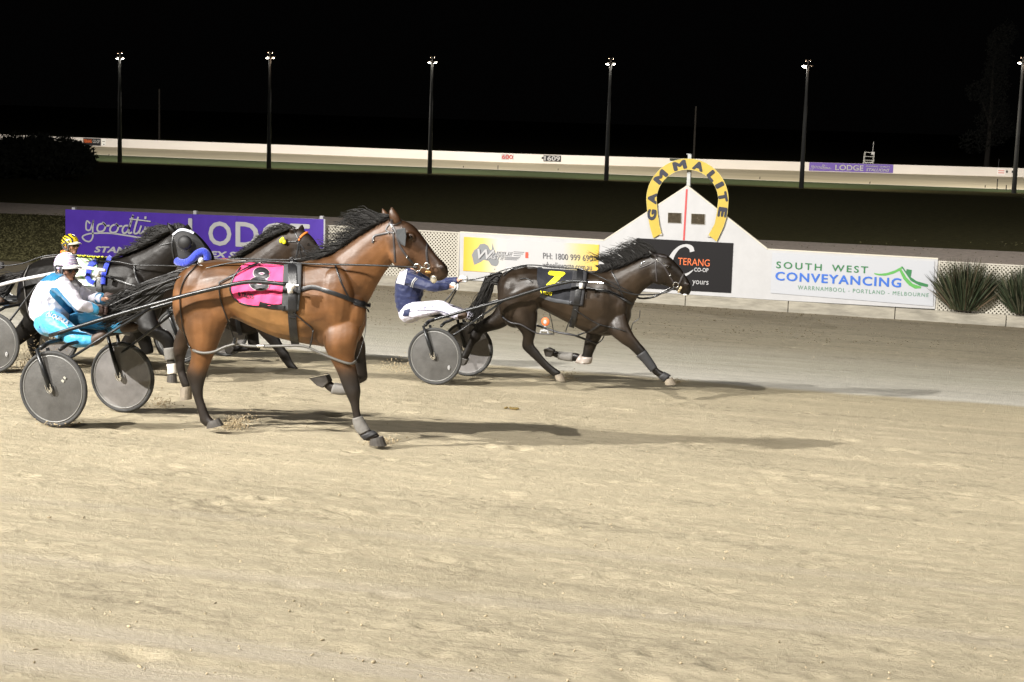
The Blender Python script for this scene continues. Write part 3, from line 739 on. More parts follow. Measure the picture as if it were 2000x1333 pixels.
# --- lattice panels
lat=mat('lattice_cream',(.50,.47,.40),.6)
def lattice(x0,x1,z0,z1,label,pitch=.088,wd=.030):
    r=empty('lattice_fence',(x0,VF+.05,z0),label,'fence','cream lattice panels')
    for s in (1,-1):
        b=MB(); H=z1-z0; Lx=x1-x0; k=-int(H/pitch)-1
        while k*pitch<Lx+H:
            # line x = x0 + k*pitch + s*(z-z0) clipped
            xs0=x0+k*pitch if s>0 else x0+k*pitch
            pts=[]
            za,zb=0,H
            def X(zz): return xs0+zz if s>0 else xs0-zz
            lo_,hi_=0,H
            if s>0: lo_=max(0,x0-xs0); hi_=min(H,x1-xs0)
            else: lo_=max(0,xs0-x1); hi_=min(H,xs0-x0)
            if hi_>lo_+.01:
                a=Vector((X(lo_),VF+.05+s*.004,z0+lo_)); c=Vector((X(hi_),VF+.05+s*.004,z0+hi_)); q=Vector((wd*.5*.7,0,-s*wd*.5*.7))
                b.prism([a-q,c-q,c+q,a+q],(0,.008,0))
            k+=1
        b.build('slats',lat,r)
    b=MB()
    for zz in (z0+.012,z1-.012): b.box(((x0+x1)/2,VF+.05,zz),(x1-x0,.03,.028))
    b.build('rail',lat,r)
    for xx in (x1-.02,x0+.02):
        b=MB(); b.box((xx,VF+.05,(z0+z1)/2),(.05,.04,z1-z0)); b.build('end_post',lat,r)
a=ony(634,439,VF+.05); c=ony(898,455,VF+.05); lattice(a.x-.1,c.x,.22,(a.z+c.z)/2,'cream lattice fence between the purple banner and the white wall')
a=ony(1833,508,VF+.05); lattice(a.x,a.x+5.,.22,a.z-.02,'cream lattice fence behind the strappy bushes at the right')
# --- track marker near the rail (between the legs of the leading horse)
p=gnd(1063,652); r=empty('track_marker',p,'small white track marker with an orange disc under the leading horse','marker')
ppm=F/p.length
b=MB(); b.tube([p+Vector((-.07,0,.0)),p+Vector((-.06,0,.05)),p+Vector((.06,0,.05)),p+Vector((.07,0,.0))],.018,6); b.tube([p+Vector((0,0,.04)),p+Vector((.02,0,.17))],.022,8); b.build('stand',white_paint,r)
b=MB(); c=p+Vector((.02,-.02,.21)); b.sphere(c,(.075,.022,.075),14,10); b.build('disc',orange,r,smooth=True)
b=MB(); b.sphere(c+Vector((0,-.012,-.005)),(.035,.018,.04),10,8); b.build('hub_cap',white_paint,r,smooth=True)
# --- a dropping on the sand
p=gnd(1000,800); b=MB(); rs=random.Random(5)
for k in range(14): b.sphere(p+Vector((rs.uniform(-.07,.07),rs.uniform(-.04,.04),.012)),(.016,.014,.01),6,5)
tag(b.build('clod',mat('clod_brown',(.16,.11,.03),.9),org=p),'small brown clod lying on the bare sand','clod')
# ================================================================== ORGANIC BODIES
def bake(o):
    dg=bpy.context.evaluated_depsgraph_get(); me=bpy.data.meshes.new_from_object(o.evaluated_get(dg)); 
    old=o.data; o.modifiers.clear(); o.data=me; me.name=old.name; bpy.data.meshes.remove(old)
class Team:
    """a horse and its cart share one heading; P() places photo points on the plane of that heading, lat metres off its middle"""
    def __init__(s,px,py,half,psi):
        g=gnd(px,py); s.h=Vector((math.cos(psi),math.sin(psi),0)); s.n=Vector((-s.h.y,s.h.x,0))
        s.O=g+s.n*half; s.psi=psi
    def P(s,px,py,lat=0.):
        d=ray(px,py); q=s.O+s.n*lat; t=(q-CP).dot(s.n)/d.dot(s.n); return CP+d*t
    def L(s,a,lat,z): return s.O+s.h*a+s.n*lat+Vector((0,0,z))
    def ppm(s): return F/((s.O-CP).length)
def crom(vals,n):
    out=[]
    N=len(vals)
    for i in range(N-1):
        p0,p1,p2,p3=vals[max(i-1,0)],vals[i],vals[i+1],vals[min(i+2,N-1)]
        for k in range(n):
            t=k/n; out.append(.5*((2*p1)+(p2-p0)*t+(2*p0-5*p1+4*p2-p3)*t*t+(3*p1-p0-3*p2+p3)*t**3))
    out.append(vals[-1]); return out
class Org:
    def __init__(s,T): s.T=T; s.mb=MB(); s.kd=[]; 
    def ringloft(s,rings,cols,n=18):
        """rings: (centre, half vector, lateral vector)"""
        vs=[];fs=[]
        c0,h0,l0=rings[0]; c1,h1,l1=rings[-1]
        d0=(rings[0][0]-rings[1][0]); d1=(rings[-1][0]-rings[-2][0])
        def cap(c,h,l,d):
            d=d.normalized()*min(h.length,l.length)*.45 if d.length>0 else d
            return (c+d,h*.55,l*.55)
        R_=[cap(c0,h0,l0,d0)]+rings+[cap(c1,h1,l1,d1)]
        for c,h,l in R_:
            for j in range(n):
                t=2*math.pi*j/n; vs.append(c+h*math.cos(t)+l*math.sin(t))
        N=len(R_)
        for i in range(N-1):
            for j in range(n): fs.append((i*n+j,i*n+(j+1)%n,(i+1)*n+(j+1)%n,(i+1)*n+j))
        fs.append(tuple(range(n-1,-1,-1))); fs.append(tuple((N-1)*n+j for j in range(n)))
        # consistent outward winding
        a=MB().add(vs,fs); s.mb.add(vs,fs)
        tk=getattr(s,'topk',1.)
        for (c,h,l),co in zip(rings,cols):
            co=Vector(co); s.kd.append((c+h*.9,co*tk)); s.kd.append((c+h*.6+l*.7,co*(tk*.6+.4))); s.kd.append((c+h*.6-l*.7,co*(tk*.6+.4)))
            for q in (c,c-h*.8,c+l*.9,c-l*.9): s.kd.append((q,co))
    def secs(s,L,col=(1,0,0),lat=0.,sub=4):
        """L: (x1,y1,x2,y2,halfwidth[,lat[,colour]]) photo silhouette pairs"""
        T=s.T; A=[];B=[];W=[];LT=[];C=[]
        for q in L:
            lt=q[5] if len(q)>5 and q[5] is not None else lat
            A.append(T.P(q[0],q[1],lt)); B.append(T.P(q[2],q[3],lt)); W.append(q[4]); C.append(Vector(q[6] if len(q)>6 else col))
        A=crom(A,sub);B=crom(B,sub);W=crom(W,sub);C=crom(C,sub)
        s.ringloft([((a+b)/2,(a-b)/2,T.n*w_) for a,b,w_ in zip(A,B,W)],C)
    def chain(s,pts,col=(1,0,0),sub=3,sq=1.0):
        """pts: (Vector, radius[, colour])"""
        P=crom([Vector(p[0]) for p in pts],sub); W=crom([p[1] for p in pts],sub); C=crom([Vector(p[2] if len(p)>2 else col) for p in pts],sub)
        rings=[]; prev=None
        for i,p in enumerate(P):
            t=(P[min(i+1,len(P)-1)]-P[max(i-1,0)]); t=t.normalized() if t.length>1e-9 else Vector((1,0,0))
            a=prev or (s.T.n if abs(t.dot(s.T.n))<.9 else Vector((0,0,1)))
            a=(a-t*a.dot(t)).normalized(); prev=a; rings.append((p,t.cross(a)*W[i],a*W[i]*sq))
        s.ringloft(rings,C,14)
    def ball(s,c,r,col=(1,0,0),axes=None):
        k=len(s.mb.v); s.mb.sphere(c,r,14,10,axes=axes or (s.T.h,s.T.n,Vector((0,0,1)))); s.kd.append((Vector(c),Vector(col)))
    def finish(s,name,m,parent,voxel=.013,smooth=6,attr='coat',k=6,wrinkle=0.,wsc=(9,9,14)):
        bm=bmesh.new(); me=bpy.data.meshes.new(name); base=ORG[parent.name]
        me.from_pydata([tuple(v-base) for v in s.mb.v],[],s.mb.f); bm.from_mesh(me)
        bmesh.ops.recalc_face_normals(bm,faces=bm.faces); bm.to_mesh(me); bm.free()
        o=bpy.data.objects.new(name,me); COL.objects.link(o)
        r=o.modifiers.new('r','REMESH'); r.mode='VOXEL'; r.voxel_size=voxel; r.use_smooth_shade=True
        q=o.modifiers.new('q','SMOOTH'); q.factor=.5; q.iterations=smooth
        bake(o); me=o.data; me.materials.clear(); me.materials.append(m)
        me.polygons.foreach_set('use_smooth',[True]*len(me.polygons))
        if wrinkle:
            from mathutils import noise as mn
            ds=[]
            for v in me.vertices:
                p=v.co; q=Vector((p.x*wsc[0],p.y*wsc[1],p.z*wsc[2])); r_=1-abs(mn.noise(q+Vector((3,5,7))))*2.2; r2=mn.noise(q*2.3)
                ds.append(v.normal*(wrinkle*(r_*.7+r2*.45)))
            for v,d_ in zip(me.vertices,ds): v.co+=d_
        kd=KDTree(len(s.kd))
        for i,(p,c) in enumerate(s.kd): kd.insert(p-base,i)
        kd.balance()
        at=me.color_attributes.new(attr,'FLOAT_COLOR','POINT')
        arr=np.ones((len(me.vertices),4),np.float32)
        for i,v in enumerate(me.vertices):
            ws=0; c=Vector((0,0,0))
            for co,idx,d in kd.find_n(v.co,k):
                w_=1/(d*d+1e-4); ws+=w_; c+=s.kd[idx][1]*w_
            c/=ws; arr[i,:3]=c
        at.data.foreach_set('color',arr.ravel())
        o.parent=parent; ORG[o.name]=base
        s.obj=o; return o
def bvh_of(objs):
    V=[];Fc=[]
    for o in objs:
        k=len(V); base=ORG[o.name]
        dg=bpy.context.evaluated_depsgraph_get(); me=o.evaluated_get(dg).to_mesh()
        V+= [v.co+base for v in me.vertices]; Fc+= [tuple(i+k for i in p.vertices) for p in me.polygons]
    return BVHTree.FromPolygons(V,Fc)
class Drape:
    """cloth, straps and lettering laid on the body where the photograph shows them"""
    def __init__(s,bvh,T,lat=-.25): s.b=bvh; s.T=T; s.lat=lat
    def hit(s,px,py,off):
        d=ray(px,py).normalized(); loc,no,idx,dist=s.b.ray_cast(CP,d)
        if loc is None: return None
        if no.dot(d)>0: no=-no
        return loc+no*off
    def pts(s,L,off):
        out=[s.hit(x,y,off) for x,y in L]
        ok=[i for i,q in enumerate(out) if q is not None]
        if not ok: return [s.T.P(x,y,s.lat) for x,y in L]
        for i,q in enumerate(out):
            if q is None:
                j=min(ok,key=lambda t:abs(t-i)); dist=(out[j]-CP).length
                out[i]=CP+ray(*L[i]).normalized()*(dist+.004*abs(i-j))
        return out
    def line(s,L,step=3):
        Q=[Vector(p) for p in L]; o=[]
        for a,b in zip(Q[:-1],Q[1:]):
            n=max(1,int((b-a).length/step))
            for k in range(n): o.append(a+(b-a)*k/n)
        o.append(Q[-1]); return o
    def strap(s,mb,L,wpx,off=.008,mi=0,th=.004,curve=True):
        if curve and len(L)>2: L=[tuple(q) for q in crom([Vector(p) for p in L],5)]
        Q=s.line(L); ws=wpx if isinstance(wpx,(list,tuple)) else None
        A=[];B=[]
        for i,q in enumerate(Q):
            t=(Q[min(i+1,len(Q)-1)]-Q[max(i-1,0)]).normalized(); nn=Vector((-t.y,t.x)); w_=wpx
            A.append(tuple(q+nn*w_/2)); B.append(tuple(q-nn*w_/2))
        a=s.pts(A,off); b=s.pts(B,off); c=s.pts([tuple(q) for q in Q],off+th)
        n=len(a); v=a+c+b
        mb.add(v,[(i,i+1,n+i+1,n+i) for i in range(n-1)]+[(n+i,n+i+1,2*n+i+1,2*n+i) for i in range(n-1)],mi)
    def cord(s,mb,L,r,off=.01,mi=0,n=6,curve=True):
        if curve and len(L)>2: L=[tuple(q) for q in crom([Vector(p) for p in L],5)]
        Q=s.line(L); mb.tube(s.pts([tuple(q) for q in Q],off),r,n,mi)
    def patch(s,mb,quad,off=.012,nu=24,nv=20,mi=0,wr=.0,left=None,right=None,top=None,bot=None):
        """quad TL,TR,BR,BL ; optional edge polylines"""
        TL,TR,BR,BL=[Vector(q) for q in quad]
        def edge(poly,a,b):
            P=[a]+[Vector(q) for q in (poly or [])]+[b]; P=crom(P,8) if len(P)>2 else P
            d=[0]
            for p,q in zip(P[:-1],P[1:]): d.append(d[-1]+(q-p).length)
            def f(t):
                x=t*d[-1]
                for i in range(len(P)-1):
                    if d[i+1]>=x-1e-9: return P[i]+(P[i+1]-P[i])*((x-d[i])/max(1e-9,d[i+1]-d[i]))
                return P[-1]
            return f
        T_,B_,L_,R_=edge(top,TL,TR),edge(bot,BL,BR),edge(left,TL,BL),edge(right,TR,BR)
        rs=random.Random(4); G=[]
        for j in range(nv+1):
            v=j/nv; row=[]
            for i in range(nu+1):
                u=i/nu
                q=T_(u)*(1-v)+B_(u)*v+L_(v)*(1-u)+R_(v)*u-(TL*(1-u)*(1-v)+TR*u*(1-v)+BL*(1-u)*v+BR*u*v)
                row.append(q)
            G.append(row)
        vs=[]
        for j,row in enumerate(G):
            o=off
            pr=s.pts([tuple(q) for q in row],off)
            if wr:
                for i in range(len(pr)):
                    k=wr*(math.sin(i*.9+j*.35)*.5+math.sin(i*.37-j*.8+1)*.5)
                    pr[i]=pr[i]+(CP-pr[i]).normalized()*k
            vs+=pr
        W=nu+1
        mb.add(vs,[(j*W+i,j*W+i+1,(j+1)*W+i+1,(j+1)*W+i) for j in range(nv) for i in range(nu)],mi)
    def text(s,mb,t,TL,TR,BL,lift=.02,mi=0,cuts=1,**k):
        outs,f=text2d(t,**k); TL,TR,BL=Vector(TL),Vector(TR),Vector(BL)
        for qi,a in enumerate(outs):
            bm=bmesh.new(); V=[]
            for x,y in a:
                q=TL+(TR-TL)*float(x)+(BL-TL)*(1-float(y)); V.append(bm.verts.new((q.x,q.y,0)))
            for q in f:
                try: bm.faces.new([V[i] for i in q])
                except ValueError: pass
            bmesh.ops.triangulate(bm,faces=bm.faces)
            for _ in range(cuts):
                es=[e for e in bm.edges if e.calc_length()>5]
                if es: bmesh.ops.subdivide_edges(bm,edges=es,cuts=1)
                bmesh.ops.triangulate(bm,faces=bm.faces)
            bm.verts.index_update(); P=[(v.co.x,v.co.y) for v in bm.verts]
            mb.add(s.pts(P,lift+qi*.0004),[tuple(v.index for v in q.verts) for q in bm.faces],mi); bm.free()
def hair(mb,roots,flow,n,rs,length=(.8,1.2),r=.006,jit=.03,segs=5,sub=True):
    """roots: list of Vector along the crest, flow: function(t)->list of Vectors (path offsets) ; strands taper"""
    for k in range(n):
        t=rs.random(); i=t*(len(roots)-1); j=int(i); j=min(j,len(roots)-2); p=roots[j].lerp(roots[j+1],i-j)
        p=p+Vector((rs.gauss(0,.006),rs.gauss(0,.012),rs.gauss(0,.006)))
        path=flow(t,rs); L=rs.uniform(*length); ph=rs.uniform(0,6.28); am=jit*rs.random()
        pts=[p]; N=segs
        for m in range(1,N+1):
            u=m/N*L; x=min(u,1.)*(len(path)-1); a=min(int(x),len(path)-2); o=path[a].lerp(path[a+1],x-a)
            if u>1: o=o*u
            pts.append(p+o+Vector((math.sin(ph+u*4)*am*u,math.cos(ph*1.7+u*3)*am*u,math.sin(ph*2.3+u*5)*am*u)))
        mb.tube(pts,[r*(1-.85*q/N) for q in range(N+1)],4,cap=False)
# ------------------------------------------------------------------ coats
def coat(name,rough=.42,spec=.5,var=.25,sheen=.0,dim=1.):
    m=bpy.data.materials.new(name); m.use_nodes=True; nt=m.node_tree; b=nt.nodes['Principled BSDF']
    a=nd(nt,'ShaderNodeAttribute'); a.attribute_name='coat'
    tc=nd(nt,'ShaderNodeTexCoord')
    n=nd(nt,'ShaderNodeTexNoise'); n.inputs['Scale'].default_value=5; n.inputs['Detail'].default_value=5; nt.links.new(tc.outputs['Object'],n.inputs['Vector'])
    mp=nd(nt,'ShaderNodeMapping'); mp.inputs['Scale'].default_value=(18,60,60); nt.links.new(tc.outputs['Object'],mp.inputs[0])
    n2=nd(nt,'ShaderNodeTexNoise'); n2.inputs['Scale'].default_value=2.5; n2.inputs['Detail'].default_value=3; nt.links.new(mp.outputs[0],n2.inputs['Vector'])
    mr=nd(nt,'ShaderNodeMapRange'); mr.inputs['From Min'].default_value=.3; mr.inputs['From Max'].default_value=.7; mr.inputs['To Min'].default_value=(1-var)*dim; mr.inputs['To Max'].default_value=(1+var)*dim
    nt.links.new(n.outputs['Fac'],mr.inputs['Value'])
    sc=nd(nt,'ShaderNodeVectorMath',operation='SCALE'); nt.links.new(a.outputs['Color'],sc.inputs[0]); nt.links.new(mr.outputs[0],sc.inputs['Scale']); nt.links.new(sc.outputs[0],b.inputs['Base Color'])
    b.inputs['Roughness'].default_value=rough; b.inputs['Specular IOR Level'].default_value=spec
    m2=nd(nt,'ShaderNodeMapRange'); m2.inputs['To Min'].default_value=rough-.12; m2.inputs['To Max'].default_value=rough+.2; nt.links.new(n.outputs['Fac'],m2.inputs['Value']); nt.links.new(m2.outputs[0],b.inputs['Roughness'])
    n3=nd(nt,'ShaderNodeTexNoise'); n3.inputs['Scale'].default_value=6; n3.inputs['Detail'].default_value=3; nt.links.new(tc.outputs['Object'],n3.inputs['Vector'])
    b1=nd(nt,'ShaderNodeBump'); b1.inputs['Strength'].default_value=.28; b1.inputs['Distance'].default_value=.03; nt.links.new(n3.outputs['Fac'],b1.inputs['Height'])
    b2=nd(nt,'ShaderNodeBump'); b2.inputs['Strength'].default_value=.18; b2.inputs['Distance'].default_value=.004; nt.links.new(n2.outputs['Fac'],b2.inputs['Height']); nt.links.new(b1.outputs[0],b2.inputs['Normal'])
    nt.links.new(b2.outputs[0],b.inputs['Normal'])
    return m
hair_black=mat('black_hair',(.010,.009,.008),.5,spec=.35)
hoof_m=mat('hoof',(.05,.044,.038),.5,var=.3,vscale=20)
hoof_pale=mat('hoof_pale',(.21,.175,.13),.6,var=.3,vscale=20)
boot_grey=mat('boot_grey',(.15,.142,.13),.7,var=.15,vscale=20,bump=.2)
boot_black=mat('boot_black',(.02,.02,.022),.6,bump=.2)
sock=mat('white_sock',(.6,.56,.5),.8)
def ring_strap(mb,c,axis,r,rad=.012,n=18,ry=None,tilt=None):
    axis=Vector(axis).normalized(); a=axis.orthogonal().normalized(); b=axis.cross(a)
    P=[c+a*math.cos(2*math.pi*i/n)*r+b*math.sin(2*math.pi*i/n)*(ry or r) for i in range(n+1)]
    mb.tube(P,rad,6,cap=False)
def sleeve(name,m,parent,T,L,lat,grow=.006,sub=3):
    """short cuff (boot, bandage, sock) round a leg: same section pairs as the leg, slightly larger"""
    o=Org(T); 
    A=crom([T.P(q[0],q[1],lat) for q in L],sub); B=crom([T.P(q[2],q[3],lat) for q in L],sub); W=crom([q[4] for q in L],sub)
    vs=[];fs=[];n=16
    for a,b,w_ in zip(A,B,W):
        c=(a+b)/2; h=(a-b)/2; h=h*(1+grow/max(h.length,.01)); l=T.n*(w_+grow)
        for j in range(n):
            t=2*math.pi*j/n; vs.append(c+h*math.cos(t)+l*math.sin(t))
    N=len(A)
    for i in range(N-1):
        for j in range(n): fs.append((i*n+j,i*n+(j+1)%n,(i+1)*n+(j+1)%n,(i+1)*n+j))
    fs.append(tuple(range(n-1,-1,-1))); fs.append(tuple((N-1)*n+j for j in range(n)))
    return link(name,vs,fs,m,parent,smooth=True)
def hoof(T,parent,heel,toe,topb,topf,lat,m,w_=.055,name='hoof'):
    """heel/toe on the ground line, topb/topf the coronet, in photo points"""
    H,To,Tb,Tf=[T.P(*q,lat) for q in (heel,toe,topb,topf)]; n=T.n; vs=[];fs=[]
    for a,b,wd in ((H,To,w_),(H.lerp(Tb,.5),To.lerp(Tf,.5),w_*.93),(Tb,Tf,w_*.8)):
        c=(a+b)/2; h=(b-a)/2
        for j in range(14):
            t=2*math.pi*j/14; vs.append(c+h*math.cos(t)+n*wd*math.sin(t))
    for i in range(2):
        for j in range(14): fs.append((i*14+j,i*14+(j+1)%14,(i+1)*14+(j+1)%14,(i+1)*14+j))
    fs.append(tuple(range(13,-1,-1))); fs.append(tuple(28+j for j in range(14)))
    return link(name,vs,fs,m,parent,smooth=False)
def ear(org_,T,base1,base2,tip,lat,col,th=.012):
    b1,b2,t=T.P(*base1,lat),T.P(*base2,lat),T.P(*tip,lat); c=(b1+b2)/2; h=(b1-b2)/2
    rings=[(c.lerp(t,k),h*s_,T.n*(.034*s_)) for k,s_ in ((-.1,.95),(.2,1.05),(.45,.95),(.7,.62),(.88,.3),(1,.08))]
    org_.ringloft(rings,[Vector(col)]*6,12)
# ================================================================== SULKY
disc_m=mat('disc_grey',(.075,.073,.070),.42,var=.25,vscale=7,spec=.5,bump=.15,bscale=60)
disc_dusty=mat('disc_dusty',(.19,.18,.175),.6,var=.25,vscale=6)
rim_m=mat('rim_grey',(.27,.27,.26),.4,metal=.3)
seat_m=mat('seat_vinyl',(.03,.032,.034),.45,bump=.1)
WR=.348
def make_sulky(T,label,shaftN,shaftF,strutN,strutF,group='racing sulkies',half=.6,seat_s=-.16,seat_z=.80,sulkname='sulky',lathub=0,wheel_scale=1.,seat_px=None,sticker=False,rough_far=True,spoke=False):
    R_=WR*wheel_scale; ax=T.n
    r=empty(sulkname,T.O,label,'sulky',group)
    hubs=[]
    for s_ in (-1,1):
        c=T.L(0,s_*half,R_+.004*0); c.z=gz(c.y)+R_; hubs.append(c)
        e1=T.h; e3=Vector((0,0,1))
        # tyre
        b=MB(); n=48; m_=8; vs=[];fs=[]; rt=.019
        for i in range(n):
            a=2*math.pi*i/n; d=e1*math.cos(a)+e3*math.sin(a)
            for j in range(m_):
                q=2*math.pi*j/m_; vs.append(c+d*(R_-rt+math.cos(q)*rt)+ax*math.sin(q)*rt)
        for i in range(n):
            for j in range(m_): fs.append((i*m_+j,((i+1)%n)*m_+j,((i+1)%n)*m_+(j+1)%m_,i*m_+(j+1)%m_))
        ty=b.add(vs,fs).build('wheel',rubber,r,smooth=True)
        # rim line
        b=MB(); P=[c-ax*.012*1+(e1*math.cos(2*math.pi*i/48)+e3*math.sin(2*math.pi*i/48))*(R_-.047) for i in range(49)]; 
        P2=[p+ax*.024 for p in P]
        b.tube(P,.0045,6,cap=False); b.tube(P2,.0045,6,cap=False); b.build('rim',rim_m,ty,smooth=True)
        # cover discs (slightly dished, both faces)
        b=MB()
        for sd in (-1,1):
            vs=[c+ax*sd*.035]; fs=[]; rr=[.06,.14,.22,.28,R_-.05,R_-.034]
            for k_,q in enumerate(rr):
                dz=.035*(1-q/(R_))+.006
                for i in range(40):
                    a=2*math.pi*i/40; vs.append(c+(e1*math.cos(a)+e3*math.sin(a))*q+ax*sd*dz)
            for i in range(40): fs.append((0,1+i,1+(i+1)%40))
            for k_ in range(len(rr)-1):
                for i in range(40): fs.append((1+k_*40+i,1+(k_+1)*40+i,1+(k_+1)*40+(i+1)%40,1+k_*40+(i+1)%40))
            b.add(vs,fs)
        b.build('wheel_disc',disc_m if s_<0 else disc_dusty,ty,smooth=True)
        b=MB(); b.tube([c-ax*.06,c+ax*.06],.022,12); b.tube([c-ax*.066,c-ax*.058],.030,14); b.build('hub',chrome,ty)
        if s_<0 and not sticker:
            # valve hole with cover flap
            b=MB(); q=c+e1*.19-e3*.12-ax*.026; b.sphere(q,(.018,.004,.028),10,6); b.tube([q+e3*.02-ax*.004,q+e1*.01-e3*.03-ax*.004],.003,5); b.build('valve_cover',mat('valve',(.3,.3,.3),.4),ty)
    if sticker:
        c=hubs[0]; b=MB()
        for du,dz,sz in ((.135,.115,.020),(.115,.085,.022)):
            q=c+T.h*du+Vector((0,0,dz))-ax*.030; b.box(q,(sz*1.3,.004,sz),Matrix.Rotation(T.psi,3,'Z')@Matrix.Rotation(.6,3,'Y'))
        b.build('sticker',mat('sticker_grey',(.36,.35,.30),.5),[o for o in r.children if o.name.startswith('wheel')][0])
    # forks: two prongs each side, leaning back to the arch under the seat
    arch=MB()
    for s_,c in zip((-1,1),hubs):
        top=T.L(seat_s+.03,s_*(half-.12),seat_z-.07); b=MB()
        for o_ in (-.05,.05):
            cc=c+ax*o_; tt=T.L(seat_s+.02+(.0 if o_<0 else .05),s_*(half)+o_*1.0,seat_z-.09); b.tube([cc,cc+(tt-cc)*.4+T.h*-.005,tt],[.020,.022,.016],8)
        f=b.build('fork',black_metal,r,smooth=True)
        b=MB(); 
        for o_ in (-.068,.068):
            q=c+ax*o_; a=(T.L(seat_s,s_*half,seat_z)-c).normalized(); sd=a.cross(ax).normalized()
            P=[q+a*.05+sd*.026,q+sd*.027,q-a*.02+sd*.018,q-a*.03,q-a*.02-sd*.018,q-sd*.027,q+a*.05-sd*.026]
            b.tube(P,.006,6)
        b.build('axle_clip',chrome,f)
        hubs[0 if s_<0 else 1]=c
    P=[T.L(seat_s+.03,-half,seat_z-.09),T.L(seat_s+.03,-half+.12,seat_z-.06),T.L(seat_s+.03,0,seat_z-.05),T.L(seat_s+.03,half-.12,seat_z-.06),T.L(seat_s+.03,half,seat_z-.09)]
    b=MB(); b.tube(P,.022,10); b.tube([p+T.h*.2-Vector((0,0,.0)) for p in P],.018,8); b.build('arch_bar',black_metal,r,smooth=True)
    # seat: dished pad with raised back
    b=MB(); nu,nv=14,12; vs=[]
    for j in range(nv+1):
        v=j/nv*2-1
        for i in range(nu+1):
            u=i/nu; a=seat_s-.20+u*.50; z=seat_z-.015+.06*max(0,.22-u)/.22+.02*v*v-.01*math.sin(u*3)
            vs.append(T.L(a-.03,v*.19*(1-.25*u),z))
    W=nu+1
    b.add(vs,[(j*W+i,j*W+i+1,(j+1)*W+i+1,(j+1)*W+i) for j in range(nv) for i in range(nu)])
    b.build('seat',seat_m,r,smooth=True,solid=.035)
    # shafts (polylines of photo points with their own lateral distance)
    for nm,L in (('shaft',shaftN),('shaft',shaftF)):
        if not L: continue
        P=[T.P(x,y,l) for x,y,l in L]; b=MB(); b.tube(P,[.019]*len(P),10); s1=b.build(nm,black_metal,r,smooth=True)
    for L in (strutN,strutF):
        if not L: continue
        P=[T.P(x,y,l) for x,y,l in L]; b=MB(); b.tube(P,.013,8); b.build('strut',black_metal,r,smooth=True)
    return r,hubs
